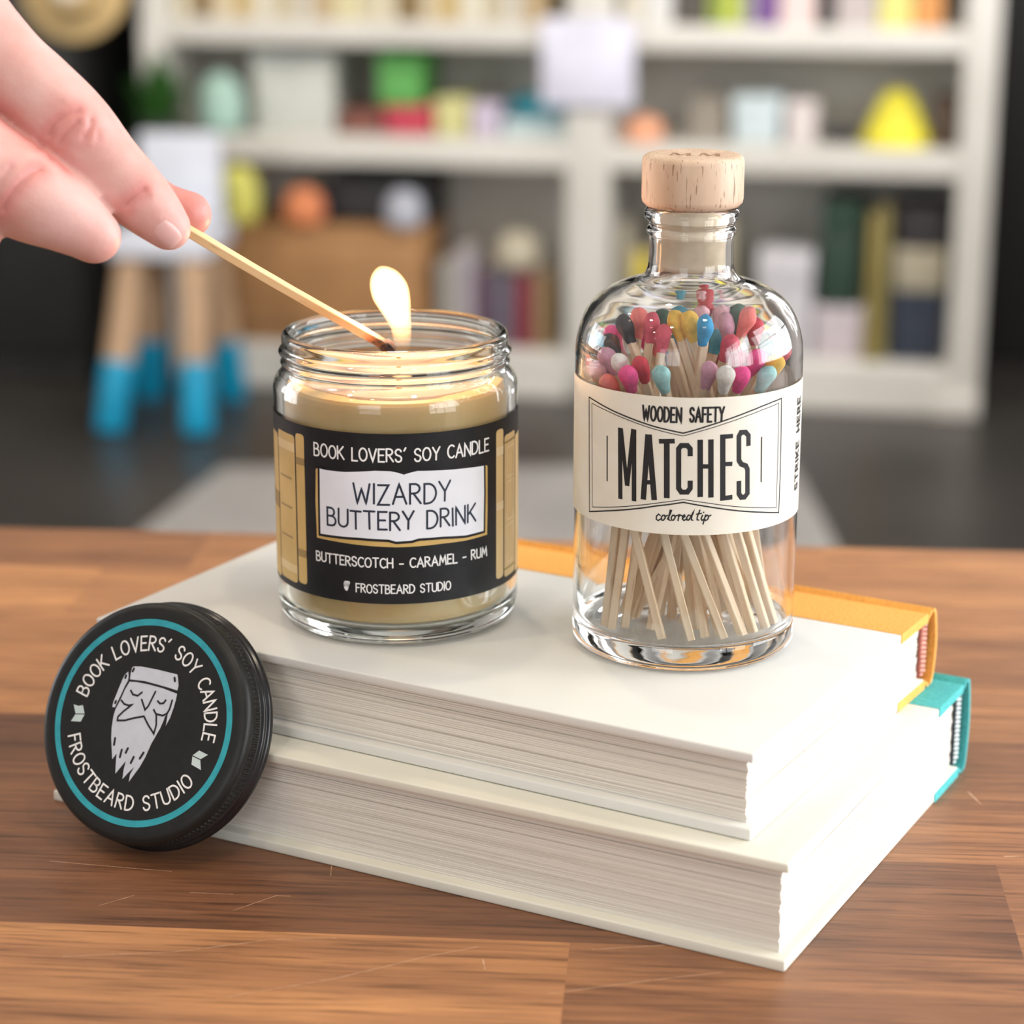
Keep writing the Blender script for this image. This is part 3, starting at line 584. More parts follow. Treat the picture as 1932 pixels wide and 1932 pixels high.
# flame: a glowing volume, denser at its heart, with the light it gives
m_fl = bpy.data.materials.new('flame'); m_fl.use_nodes = True
N, L = nt(m_fl); N.remove(N['Principled BSDF'])
em = N.new('ShaderNodeEmission'); tc = N.new('ShaderNodeTexCoord'); sx = N.new('ShaderNodeSeparateXYZ'); L.new(tc.outputs['Object'], sx.inputs[0])
mr = N.new('ShaderNodeMapRange'); mr.interpolation_type = 'SMOOTHSTEP'; mr.inputs['From Min'].default_value = .0805; mr.inputs['From Max'].default_value = .0925; mr.inputs['To Min'].default_value = 15; mr.inputs['To Max'].default_value = 750
L.new(sx.outputs['Z'], mr.inputs['Value']); L.new(mr.outputs[0], em.inputs['Strength']); em.inputs['Color'].default_value = (1, .50, .20, 1)
L.new(em.outputs[0], N['Material Output'].inputs['Volume'])
fl = [(-32.8, 75.8, .9), (-32.3, 79.5, 2.0), (-32.3, 83.0, 2.6), (-32.5, 87.0, 3.0), (-33.2, 90.2, 3.6), (-34.2, 93.8, 4.7), (-35.5, 97.6, 5.5), (-36.8, 100.8, 5.0), (-37.6, 103.2, 3.8), (-38.0, 104.8, 2.0), (-38.1, 105.4, .6)]
fp = []; 
for i in range(len(fl) - 1):
    for t in (0, .33, .66):
        p0, p1, p2, p3 = [fl[min(max(i + k, 0), len(fl) - 1)] for k in (-1, 0, 1, 2)]
        fp.append(tuple(.5 * (2 * p1[j] + (p2[j] - p0[j]) * t + (2 * p0[j] - 5 * p1[j] + 4 * p2[j] - p3[j]) * t * t + (3 * p1[j] - p0[j] - 3 * p2[j] + p3[j]) * t ** 3) for j in range(3)))
fp.append(fl[-1])
bm = bmesh.new(); tube_mesh(bm, [(p[0] - JX, -.2, p[1]) for p in fp], [max(p[2], .3) for p in fp], 28)
flo = bmobj('flame', bm, m_fl, cand, smooth=True)
pl = bpy.data.lights.new('candle_light', 'POINT'); pl.energy = .13; pl.color = (1, .60, .36); pl.shadow_soft_size = .003
po = bpy.data.objects.new('candle_light', pl); COL.objects.link(po); po.location = ((JX + .6) * MM, (JY - 2) * MM, (H1 + 96) * MM)

# ---------------------------------------------------------------- bottle of matches
m_paper = M('cream_label_paper', (.78, .74, .64), .5); noise_color(m_paper, (.76, .72, .62), (.81, .78, .69), ns=90)
m_ink_k = M('black_ink', (.018, .02, .022), .5); noise_color(m_ink_k, (.008, .009, .010), (.014, .015, .018), ns=200)
m_beech = M('beech_wood', (.62, .40, .25), .6)
def beech_nodes(m, c1, c2, sc, dark=.75, lo=.30):
    noise_color(m, c1, c2, scale=sc, ns=7, detail=4)
    N, L = nt(m); b = N['Principled BSDF']; src = b.inputs['Base Color'].links[0].from_socket
    tc = N.new('ShaderNodeTexCoord'); mp = N.new('ShaderNodeMapping'); mp.inputs['Scale'].default_value = (sc[0] * 14, sc[1] * 14, sc[2] * 6); L.new(tc.outputs['Object'], mp.inputs['Vector'])
    n = N.new('ShaderNodeTexNoise'); n.inputs['Scale'].default_value = 7; n.inputs['Detail'].default_value = 2; L.new(mp.outputs[0], n.inputs['Vector'])
    r = N.new('ShaderNodeValToRGB'); r.color_ramp.elements[0].position = lo; r.color_ramp.elements[1].position = lo + .06
    r.color_ramp.elements[0].color = (dark * .6, dark * .5, dark * .42, 1); r.color_ramp.elements[1].color = (1, 1, 1, 1); L.new(n.outputs['Fac'], r.inputs[0])
    mx = N.new('ShaderNodeMix'); mx.data_type = 'RGBA'; mx.blend_type = 'MULTIPLY'; mx.inputs[0].default_value = 1
    L.new(src, mx.inputs[6]); L.new(r.outputs[0], mx.inputs[7]); L.new(mx.outputs[2], b.inputs['Base Color'])
beech_nodes(m_beech, (.56, .38, .26), (.70, .53, .40), (16, 16, 3.5), .8, .33)
m_cork = M('stopper_plug', (.66, .54, .38), .8); noise_color(m_cork, (.60, .48, .33), (.74, .62, .46), ns=160)
bot = empty('match_bottle', (BX * MM, BY * MM, (H1 + .05) * MM), 0, 'glass bottle of colored-tip matches with cream label, on the orange-spined book', 'bottle')
outer = smooth_prof([(22, .9), (26, .1), (28.6, 0), (30.6, .7), (32.0, 2.4), (32.3, 4.6), (32.05, 6.6), (31.75, 7.8), (32.05, 9.4), (32.15, 12)], 3) + [(32.15, 30), (32.15, 60), (32.15, 83)] + \
    smooth_prof([(32.15, 84), (31.9, 88.5), (31.0, 92.8), (29.2, 97.2), (26.4, 100.8), (22.6, 103.5), (18.4, 105.3), (15.0, 106.4), (13.0, 107.7), (12.1, 109.8), (11.8, 113), (11.8, 118.3), (12.4, 119.3), (12.5, 120.6), (11.9, 121.6), (12.1, 122.6), (13.1, 123.6), (13.2, 125.4), (12.4, 126.4), (11.0, 126.6)], 4)
inner = smooth_prof([(10.2, 126.2), (9.9, 124), (9.7, 116), (9.8, 111), (10.4, 107.6), (12.2, 105.4), (15.5, 104.0), (21.6, 101.4), (25.0, 98.8), (27.6, 95.6), (29.3, 91.6), (30.1, 87.5), (30.25, 83)], 4) + [(30.25, 60), (30.25, 30), (30.25, 11)] + smooth_prof([(30.25, 10.4), (29.8, 8.4), (28.2, 7.3), (24, 7.0)], 3)
lathe('glass_bottle', [(0, 3.6), (12, 2.4)] + outer + inner + [(0, 7.8)], m_glass2, bot, 128)
lb = band('label', 32.2, 40.9, 79.6, 165, m_paper, bot, .10)
mp = cyl_map(32.3); dt = Decal(mp, .03)
for w, p in ART_MATCH: dt.strokes([p], w, cap=False)
for w, p in ART_FRAME: dt.strokes([p], w * 1.5, cap=False)
for w, p in ART_SCRIPT: dt.strokes([p], w * 1.6)
dt.strokes(text_strokes('WOODEN', -14.85, -4.15, 72.72, 3.95, gap=.22), .60); dt.strokes(text_strokes('SAFETY', -1.8, 7.5, 72.95, 3.9, gap=.22), .60)
for s in text_strokes('STRIKE HERE', 48.3, 74.8, 0, 3.2, gap=.3):
    dt.add(ribbon([(40.8 - y, x) for x, y in s], .75))
dt.build('label_lettering', m_ink_k, lb)
st = empty('stopper', (0, 0, 0)); st.parent = bot
lathe('cork_plug', [(0, 109.0), (8.6, 109.0), (9.3, 109.6), (9.62, 111), (9.66, 126.6), (0, 126.8)], m_cork, bot, 64, sharp=50)
bpy.data.objects.remove(st)
cap = lathe('wooden_stopper', [(0, 126.7), (11.8, 126.7), (12.9, 127.0), (13.9, 128.0), (14.15, 129.2), (14.15, 139.2), (13.8, 140.4), (13.0, 140.95), (11.5, 141.0), (0, 141.0)], m_beech, bot, 96, sharp=50)
m_burn = M('branded_lettering', (.30, .17, .10), .8); noise_color(m_burn, (.26, .14, .08), (.36, .21, .12), ns=300)
dt = Decal(lambda x, y, off: (x, y, 141.0 + off), .03)
for cx in (-3.6, 4.3):
    for w, pts in ((.5, [(-3, -3.4), (-2.4, 2.6)]), (1.3, [(-2.2, 2.6), (.1, -2.9)]), (.5, [(.1, -2.9), (2.5, 2.6)]), (1.3, [(2.6, 2.6), (3.0, -3.4)]), (.4, [(-3.8, -3.4), (-2.2, -3.4)]), (.4, [(2.0, -3.4), (4.0, -3.4)]), (.4, [(-3.2, 2.6), (-2, 2.6)]), (.4, [(2.2, 2.6), (3.4, 2.6)])):
        a = R(-10)
        dt.strokes([[(cx + (p[0] * math.cos(a) - p[1] * math.sin(a)) * .82, (p[0] * math.sin(a) + p[1] * math.cos(a)) * .95 - .3 - cx * .12) for p in pts]], w, cap=False)
dt.build('branded_lettering', m_burn, cap)

# ---------------------------------------------------------------- matches inside the bottle
m_stick = M('match_wood', (.74, .56, .36), .65); beech_nodes(m_stick, (.72, .54, .35), (.88, .74, .54), (30, 30, 3), .9, .27)
HC = {'salmon': (.86, .22, .20), 'teal': (.06, .33, .45), 'black': (.028, .024, .028), 'pink': (.88, .08, .30), 'rose': (.66, .09, .14), 'green': (.03, .10, .06),
      'yellow': (.85, .52, .07), 'blue': (.015, .30, .60), 'red': (.55, .035, .06), 'pale': (.85, .50, .56), 'mauve': (.60, .30, .40), 'white': (.86, .82, .76), 'mint': (.36, .66, .66)}
HW = {'salmon': 'salmon-pink', 'teal': 'teal-blue', 'black': 'black', 'pink': 'hot-pink', 'rose': 'rose-red', 'green': 'dark green', 'yellow': 'yellow', 'blue': 'bright blue', 'red': 'crimson', 'pale': 'pale pink', 'mauve': 'mauve', 'white': 'white', 'mint': 'mint-green'}
HM = {}
for kx, c in HC.items():
    HM[kx] = M(kx + '_match_tip', c, .75); noise_color(HM[kx], tuple(v * .86 for v in c), tuple(min(1, v * 1.1) for v in c), ns=700, detail=3, bump=.25)
def stick_mesh(length, wd=2.2, seed=0):
    rn = random.Random(seed); bm = bmesh.new(); n = 14; rings = []
    ph = rn.uniform(0, 6)
    for i in range(n + 1):
        z = length * i / n; ox = .12 * math.sin(ph + i * .5); oy = .12 * math.cos(ph * 1.3 + i * .43); h = wd / 2 * (1 + rn.uniform(-.03, .03)); c = .22
        rings.append([bm.verts.new((ox + a * h - math.copysign(c, a) * (k == 0), oy + b * h - math.copysign(c, b) * (k == 1), z))
                      for a, b, k in ((1, 1, 0), (1, 1, 1), (1, -1, 1), (1, -1, 0), (-1, -1, 0), (-1, -1, 1), (-1, 1, 1), (-1, 1, 0))])
    order = [1, 2, 3, 4, 5, 6, 7, 0]
    for A, B in zip(rings, rings[1:]):
        for k in range(8): bm.faces.new((A[k], A[(k + 1) % 8], B[(k + 1) % 8], B[k]))
    bm.faces.new(rings[0]); bm.faces.new(rings[-1])
    bmesh.ops.recalc_face_normals(bm, faces=bm.faces)
    me = bpy.data.meshes.new('match_stick'); bmesh.ops.scale(bm, vec=(MM,) * 3, verts=bm.verts); bm.to_mesh(me); bm.free(); me.materials.append(m_stick); return me
def head_mesh(seed):
    rn = random.Random(seed); prof = smooth_prof([(1.38, -4.0), (1.46, -3.4), (1.75, -1.8), (2.2, 0), (2.42, 1.4), (2.25, 2.7), (1.5, 3.8), (.6, 4.25), (0.0, 4.3)], 2)
    v, f = lathe_data([(0, -4.0)] + prof[:-1] + [(0, 4.3)], 18)
    bm = bmesh.new(); vs = [bm.verts.new(p) for p in v]
    for q in f: bm.faces.new([vs[k] for k in q])
    sx, sy = rn.uniform(.93, 1.08), rn.uniform(.93, 1.08)
    for q in bm.verts: q.co.x *= sx; q.co.y *= sy; q.co.x += .12 * math.sin(q.co.z + seed); q.co.z += .12 * math.sin(q.co.x * 2 + seed)
    bmesh.ops.recalc_face_normals(bm, faces=bm.faces)
    me = bpy.data.meshes.new('match_head'); bmesh.ops.scale(bm, vec=(MM,) * 3, verts=bm.verts); bm.to_mesh(me); bm.free()
    for p in me.polygons: p.use_smooth = True
    return me
head_v = [head_mesh(i) for i in range(4)]
WHERE = {0: 'far left against the glass, half behind the label edge', 1: 'beside the two black ones at the far left', 2: 'upper of the two leaning black ones on the left', 3: 'lower of the two leaning black ones on the left',
 4: 'between the leaning black and the upright black ones', 5: 'standing upright, tallest on the left', 6: 'just right of the upright black one', 7: 'large, between salmon and dark green tips', 8: 'behind the yellow pair, on their left',
 9: 'in front of the dark green one', 10: 'behind the left yellow tip', 11: 'left one of the upright yellow pair', 12: 'right one of the upright yellow pair', 13: 'upright at the centre front beside the yellow pair',
 14: 'highest of all, behind the bright blue one', 15: 'right behind the bright blue tip', 16: 'top, between the highest crimson and dark green', 17: 'upright, right of the bright blue one', 18: 'peeking out behind the tall salmon one',
 19: 'upright, tallest on the right', 20: 'behind the tall salmon one, near the right shoulder', 21: 'below the upright mauve one, right of centre', 22: 'leaning left, above the front hot-pink one', 23: 'between mauve tips and front hot-pink on the left',
 24: 'front row, second from the left edge', 25: 'lowest at the front left, just above the label', 26: 'front row, left of centre, leaning left', 27: 'behind front hot-pink and mint tips, left of centre', 28: 'front row centre, leaning left over the label',
 29: 'front row, left of the white upright tip', 30: 'front row, upright right of centre', 31: 'front row, right of the white upright tip', 32: 'above the hot-pink tip beside the front white one', 33: 'second row right, above the front mint one',
 34: 'high near the right shoulder, second row', 35: 'far right, leaning on the shoulder glass', 36: 'leaning right, beside the front mint tip', 37: 'front row, far right above the label', 38: 'small, near the right shoulder above dark rose'}
rb = random.Random(11)
front_bot = {0: 3, 4: 4, 2: 5, 5: 6, 8: 7, 11: 8, 12: 9, 17: 10, 20: 11, 6: 0, 7: 1, 9: 2}
def place_match(i, hx, hy, hz, col, bx_, by_, label, group=None):
    P0 = Vector((bx_, by_, 8.6)); P1 = Vector((hx, hy, hz)); d = P1 - P0; ln = d.length
    q = d.to_track_quat('Z', 'Y') @ Quaternion((0, 0, 1), rb.uniform(0, 1.5))
    s = bpy.data.objects.new('safety_match', stick_mesh(ln - .5, 2.2, i)); COL.objects.link(s)
    s.location = ((BX + P0.x) * MM, (BY + P0.y) * MM, (H1 + .05 + P0.z) * MM); s.rotation_mode = 'QUATERNION'; s.rotation_quaternion = q
    tag(s, label, 'match', group or 'colored-tip matches in the bottle')
    me = head_v[i % 4].copy(); me.materials.clear(); me.materials.append(HM[col])
    h = bpy.data.objects.new('match_head', me); COL.objects.link(h); h.parent = s; h.location = (0, 0, ln * MM)
for i, (hx, hy, hz, col) in enumerate(HEADS):
    if hz > 88: hz -= 1.0
    if i in front_bot:
        bx_, by_ = BOT[front_bot[i]]
    else:
        a = math.atan2(-hy, -hx) + rb.uniform(-.7, .7); r = rb.uniform(7, 19) if hz > 92 else rb.uniform(12, 24)
        bx_, by_ = r * math.cos(a), r * math.sin(a)
    place_match(i, hx, hy, hz, col, bx_, by_, '%s-tipped wooden match in the bottle, %s' % (HW[col], WHERE[i]))
cl = list(HC)
for i in range(14):
    a = rb.uniform(.2, math.pi - .2); r = rb.uniform(8, 23); b = a + math.pi + rb.uniform(-.9, .9); r2 = rb.uniform(8, 25)
    place_match(50 + i, r * math.cos(a), r * math.sin(a), rb.uniform(80, 89), cl[(i * 5 + 3) % 13], r2 * math.cos(b), r2 * math.sin(b), 'wooden match at the back of the crowded bottle, mostly hidden by others', 'hidden matches at the back of the bottle')

# ---------------------------------------------------------------- black jar lid leaning on the books
m_lid = M('matte_black_tin', (.017, .018, .018), .40, Specular_IOR_Level=.35); noise_color(m_lid, (.010, .011, .010), (.014, .015, .015), ns=300)
m_lids = M('glossy_black_tin', (.010, .010, .012), .20); noise_color(m_lids, (.009, .009, .010), (.013, .013, .015), ns=90)
m_tealink = M('teal_ink', (.02, .33, .40), .5); noise_color(m_tealink, (.018, .30, .37), (.025, .36, .43), ns=300)
m_logo = M('pale_grey_ink', (.58, .62, .70), .5); noise_color(m_logo, (.56, .60, .68), (.61, .65, .73), ns=200)
m_icon = M('pale_mint_ink', (.55, .66, .66), .5); noise_color(m_icon, (.52, .63, .63), (.58, .69, .69), ns=200)
yw, tl = R(26.24), R(24.47)
n = Vector((-math.sin(yw) * math.cos(tl), -math.cos(yw) * math.cos(tl), math.sin(tl))); r_ = Vector((math.cos(yw), -math.sin(yw), 0)); u_ = n.cross(r_)
lid = bpy.data.objects.new('jar_lid', None); COL.objects.link(lid); lid.empty_display_size = .01
lid.matrix_world = Matrix.Translation(Vector((-105.0, 605.5, 38.0)) * MM) @ Matrix((r_, u_, n)).transposed().to_4x4()
tag(lid, 'round black metal jar lid with teal ring and bearded-face logo, leaning against the books', 'lid')
lathe('lid_cap', [(0, 0), (20, 0), (31.0, -.02)] + smooth_prof([(32.6, -.12), (33.8, -.7), (34.5, -1.8), (34.65, -3.0)], 3) + [(34.5, -3.6), (34.3, -4.1), (34.3, -7.0), (34.6, -7.4)] + [(34.2, -7.9)] +
      [(33.2, -8), (33.2, -1.2), (0, -1.0)], m_lid, lid, 128, sharp=50)
lathe('rim_bead', smooth_prof([(34.0, -7.7), (35.0, -8.3), (35.2, -9.0), (35.0, -9.5), (35.8, -10.2), (36.05, -11.2), (35.7, -12.1), (34.8, -12.5), (33.8, -12.2), (33.4, -11.0), (33.3, -8.2)], 4), m_lids, lid, 128, close=True)
v = []; f = []; K = 150
for i in range(K * 4):
    a = 2 * math.pi * i / (K * 4); rr = 34.35 + (.40 if i % 4 < 2 else 0)
    for z in (-4.1, -4.4, -6.7, -7.0): v.append(((rr if -6.9 < z < -4.2 else 34.32) * math.cos(a), (rr if -6.9 < z < -4.2 else 34.32) * math.sin(a), z))
for i in range(K * 4):
    a = 4 * i; b = 4 * ((i + 1) % (K * 4))
    for k in range(3): f.append((a + k, b + k, b + k + 1, a + k + 1))
o = mesh('knurled_band', v, f, m_lid, lid)
fm = lambda x, y, off: (x, y, off)
dt = Decal(fm, .03); K = 160
rg = []
v = [Vector((rr * math.cos(2 * math.pi * i / K), rr * math.sin(2 * math.pi * i / K))) for i in range(K) for rr in (27.75, 29.6)]
dt.add((v, [(2 * i, 2 * i + 1, (2 * i + 3) % (2 * K), (2 * i + 2) % (2 * K)) for i in range(K)])); dt.build('teal_ring', m_tealink, lid)
dt = Decal(fm, .03)
dt.strokes(arc_text("BOOK LOVERS' SOY CANDLE", 168.0, -4.0, 20.6, 4.0, True, .2), .52)
dt.strokes(arc_text('FROSTBEARD STUDIO', -161.5, -33.5, 25.0, 4.0, False, .2), .52)
dt.build('ring_lettering', m_ink_w, lid)
dt = Decal(fm, .03)
for p in (ART_HAT, ART_FLAPL, ART_BEARD, ART_FLAPR): dt.add(fill_poly(p))
em_ = dt.build('bearded_face_emblem', m_logo, lid)
dt = Decal(fm, .06)
for w, p in ART_INK:
    q = p if len(p) < 6 else [tuple(c) for c in p]
    dt.strokes([q], .58 if len(p) > 2 else .70)
dt.build('emblem_lines', m_lid, em_)
for k in (0, 2):
    dt = Decal(fm, .03)
    for p in ART_ICONS[k:k + 2]: dt.add(fill_poly(p))
    dt.build('book_icon', m_icon, lid)

# ---------------------------------------------------------------- the match in the fingers
tip = Vector((-35.6, 652.6, 136.4)); m1 = Vector((-86.1, 608.9, 177.2)); far = tip + (m1 - tip) * 1.20; d = tip - far; LN = d.length
m_held = M('held_match_wood', (.80, .58, .34), .6)
def held_nodes(m):
    beech_nodes(m, (.70, .44, .20), (.86, .62, .35), (20, 20, 3), .9, .25)
    N, L = nt(m); b = N['Principled BSDF']; src = b.inputs['Base Color'].links[0].from_socket
    tc = N.new('ShaderNodeTexCoord'); sp = N.new('ShaderNodeSeparateXYZ'); L.new(tc.outputs['Object'], sp.inputs[0])
    nz = N.new('ShaderNodeTexNoise'); nz.inputs['Scale'].default_value = 420; L.new(tc.outputs['Object'], nz.inputs['Vector'])
    ma = N.new('ShaderNodeMath'); ma.operation = 'MULTIPLY_ADD'; ma.inputs[1].default_value = .007; L.new(nz.outputs['Fac'], ma.inputs[0]); L.new(sp.outputs['Z'], ma.inputs[2])
    r = N.new('ShaderNodeMapRange'); r.inputs['From Min'].default_value = (LN - 9.5) * MM; r.inputs['From Max'].default_value = (LN + 1.5) * MM; L.new(ma.outputs[0], r.inputs['Value'])
    rp = N.new('ShaderNodeValToRGB'); e = rp.color_ramp.elements; e[0].position = 0; e[0].color = (1, 1, 1, 1); e[1].position = .75; e[1].color = (.035, .02, .015, 1)
    x = e.new(.4); x.color = (.55, .30, .18, 1); L.new(r.outputs[0], rp.inputs[0])
    mx = N.new('ShaderNodeMix'); mx.data_type = 'RGBA'; mx.blend_type = 'MULTIPLY'; mx.inputs[0].default_value = 1
    L.new(src, mx.inputs[6]); L.new(rp.outputs[0], mx.inputs[7]); L.new(mx.outputs[2], b.inputs['Base Color'])
held_nodes(m_held)
me = stick_mesh(LN - 1.0, 2.55, 91); me.materials.clear(); me.materials.append(m_held)
hm = bpy.data.objects.new('wooden_match', me); COL.objects.link(hm); hm.rotation_mode = 'QUATERNION'
hm.location = far * MM; hm.rotation_quaternion = d.to_track_quat('Z', 'Y') @ Quaternion((0, 0, 1), R(38))
tag(hm, 'long wooden match with a charred tip, held between fingertips over the candle flame', 'match')
m_char = M('charred_tip', (.035, .02, .018), .95); noise_color(m_char, (.010, .007, .007), (.07, .035, .028), ns=500, bump=.6)
bm = bmesh.new(); bmesh.ops.create_icosphere(bm, subdivisions=4, radius=1.0)
for q in bm.verts:
    k = 1 + .12 * math.sin(q.co.x * 5 + q.co.z * 4) * math.cos(q.co.y * 6)
    q.co = Vector((q.co.x * 2.0 * k, q.co.y * 2.0 * k, q.co.z * 3.2 * k + LN - 1.6))
ch = bmobj('charred_head', bm, m_char, hm, smooth=True)

# ---------------------------------------------------------------- the hand
m_skin = M('skin', (.82, .50, .42), .48, Subsurface_Weight=.22, Subsurface_Scale=.004, Subsurface_Radius=(1.0, .35, .2))
def crm(P, n=10):
    out = []
    for i in range(len(P) - 1):
        p0, p1, p2, p3 = [np.array(P[min(max(i + k, 0), len(P) - 1)]) for k in (-1, 0, 1, 2)]
        for k in range(n):
            t = k / n; out.append(.5 * (2 * p1 + (p2 - p0) * t + (2 * p0 - 5 * p1 + 4 * p2 - p3) * t * t + (3 * p1 - p0 - 3 * p2 + p3) * t ** 3))
    out.append(np.array(P[-1])); return out
bm = bmesh.new()
for q_ in HAND['middle'] + HAND['ring'] + HAND['little']: q_[1] -= 4.5
HAND['middle'][-1][3] += .4
HAND['thumb'][-1][1] -= 4.2; HAND['thumb'][-2][1] -= 4.0; HAND['thumb'][-3][1] -= 3.0; HAND['thumb'][-4][1] -= 1.5
for nm, ch_ in HAND.items():
    C = crm(ch_, 8)
    step = []
    for a, b in zip(C, C[1:]):
        k = max(1, int(np.linalg.norm(b[:3] - a[:3]) / 2.0)); step += [a + (b - a) * i / k for i in range(k)]
    step.append(C[-1])
    for p in step:
        bmesh.ops.create_icosphere(bm, subdivisions=3 if p[3] < 16 else 4, radius=float(p[3]), matrix=Matrix.Translation(Vector(p[:3])))
# webbing between the finger roots
for a, b in (('index', 'middle'), ('middle', 'ring'), ('ring', 'little')):
    for t in (.3, .5, .7):
        q = Vector(HAND[a][0][:3]).lerp(Vector(HAND[b][0][:3]), t) + Vector((-12, 2, 6)); bmesh.ops.create_icosphere(bm, subdivisions=3, radius=13, matrix=Matrix.Translation(q))
tmp = bmobj('tmp_hand', bm, None)
md = tmp.modifiers.new('r', 'REMESH'); md.mode = 'VOXEL'; md.voxel_size = .0009; md.use_smooth_shade = True
sm = tmp.modifiers.new('s', 'SMOOTH'); sm.factor = .5; sm.iterations = 3
dg = bpy.context.evaluated_depsgraph_get(); hme = bpy.data.meshes.new_from_object(tmp.evaluated_get(dg)); bpy.data.objects.remove(tmp)
nv = len(hme.vertices); co = np.empty(nv * 3); hme.vertices.foreach_get('co', co); co = co.reshape(-1, 3) * 1000
no_ = np.empty(nv * 3); hme.vertices.foreach_get('normal', no_); no_ = no_.reshape(-1, 3)
bv = BVHTree.FromPolygons([tuple(c) for c in co], [tuple(p.vertices) for p in hme.polygons])
disp = np.zeros(nv); red = np.zeros(nv)
def seg_dist(P, a, b):
    ab = b - a; t = np.clip(((P - a) @ ab) / (ab @ ab), 0, 1); return np.linalg.norm(P - (a + t[:, None] * ab), axis=1)
for pts, dep in CREASE + [(VALLEY[:4], 1.3)]:
    S = []
    for p in crm([list(q) for q in pts], 5):
        h = bv.find_nearest(Vector(p)); S.append(np.array(h[0]))
    dmin = np.full(nv, 99.)
    for a, b in zip(S, S[1:]): dmin = np.minimum(dmin, seg_dist(co, a, b))
    disp -= dep * .8 * np.exp(-(dmin / .62) ** 2); disp += dep * .16 * np.exp(-((dmin - 1.8) / 1.2) ** 2)
    red = np.maximum(red, dep * np.exp(-(dmin / 3.4) ** 2))  # red of the skin; in the finger valley it also paints contact shade
for p, rr, k in [(HAND['index'][-1], 9, .55), (HAND['middle'][-1], 9, .35), (HAND['thumb'][-1], 12, 1.0), (HAND['index'][4], 11, .4), (HAND['middle'][3], 13, .45), (HAND['index'][6], 8, .4)]:
    dq_ = np.linalg.norm(co - np.array(p[:3]), axis=1); red = np.maximum(red, k * np.exp(-(dq_ / rr) ** 2))
co += no_ * disp[:, None]
hme.vertices.foreach_set('co', (co * MM).ravel()); hme.update()
hca = hme.color_attributes.new('flush_and_shade', 'FLOAT_COLOR', 'POINT')
arr = np.zeros((nv, 4)); arr[:, 0] = np.clip(red, 0, 1); arr[:, 3] = 1; hca.data.foreach_set('color', arr.ravel())
hme.materials.clear(); hme.materials.append(m_skin)
for p in hme.polygons: p.use_smooth = True
N, L = nt(m_skin); b = N['Principled BSDF']
at = N.new('ShaderNodeAttribute'); at.attribute_name = 'flush_and_shade'; tc = N.new('ShaderNodeTexCoord')
nz = N.new('ShaderNodeTexNoise'); nz.inputs['Scale'].default_value = 55; nz.inputs['Detail'].default_value = 4; L.new(tc.outputs['Object'], nz.inputs['Vector'])
rp = N.new('ShaderNodeValToRGB'); rp.color_ramp.elements[0].position = .3; rp.color_ramp.elements[0].color = (.60, .30, .255, 1); rp.color_ramp.elements[1].position = .7; rp.color_ramp.elements[1].color = (.73, .465, .43, 1)
L.new(nz.outputs['Fac'], rp.inputs[0])
mx = N.new('ShaderNodeMix'); mx.data_type = 'RGBA'; L.new(at.outputs['Color'], mx.inputs[0]); L.new(rp.outputs[0], mx.inputs[6]); mx.inputs[7].default_value = (.58, .16, .14, 1)
sp = N.new('ShaderNodeSeparateColor'); L.new(at.outputs['Color'], sp.inputs[0]); ml = N.new('ShaderNodeMath'); ml.operation = 'MULTIPLY'; ml.inputs[1].default_value = .72; L.new(sp.outputs[0], ml.inputs[0]); L.new(ml.outputs[0], mx.inputs[0])
L.new(mx.outputs[2], b.inputs['Base Color'])
fz = N.new('ShaderNodeTexNoise'); fz.inputs['Scale'].default_value = 900; fz.inputs['Detail'].default_value = 3; L.new(tc.outputs['Object'], fz.inputs['Vector'])
bp = N.new('ShaderNodeBump'); bp.inputs['Strength'].default_value = .22; bp.inputs['Distance'].default_value = .0004; L.new(fz.outputs['Fac'], bp.inputs['Height']); L.new(bp.outputs[0], b.inputs['Normal'])
hand = bpy.data.objects.new('hand', hme); COL.objects.link(hand)
tag(hand, 'bare hand pinching a burnt wooden match, reaching in above the candle', 'hand')
# fingernail on the index finger: a thin curved plate on the surface
m_nail = M('fingernail', (.88, .56, .54), .28, Subsurface_Weight=.1, Subsurface_Scale=.002); noise_color(m_nail, (.70, .40, .38), (.76, .47, .44), ns=80)
nc = Vector((-90.2, 592.8, 179.4)); ax = (Vector(HAND['index'][-1][:3]) - Vector(HAND['index'][-3][:3])).normalized()
vd = (Vector((0, 0, 275.3)) - nc).normalized(); sd = ax.cross(vd).normalized()
bv = BVHTree.FromPolygons([tuple(c) for c in co], [tuple(p.vertices) for p in hme.polygons])
v = []; f = []; NI, NJ = 14, 12
for i in range(NI + 1):
    a = -1 + 2 * i / NI
    for j in range(NJ + 1):
        c = -1 + 2 * j / NJ; w = 3.2 * (1 - .25 * max(0, -a) ** 2 - .35 * max(0, a) ** 3)
        q = nc + ax * a * 3.8 * (1 - .12 * c * c) + sd * c * w + vd * 12
        h = bv.ray_cast(q, -vd)
        e_ = max(abs(a), abs(c)); lift = .32 * (1 - e_ ** 6) - .12
        v.append((h[0] + h[1] * lift) if h[0] is not None else q - vd * 12)
for i in range(NI):
    for j in range(NJ):
        k = i * (NJ + 1) + j; f.append((k, k + 1, k + NJ + 2, k + NJ + 1))
mesh('fingernail', v, f, m_nail, hand, smooth=True)

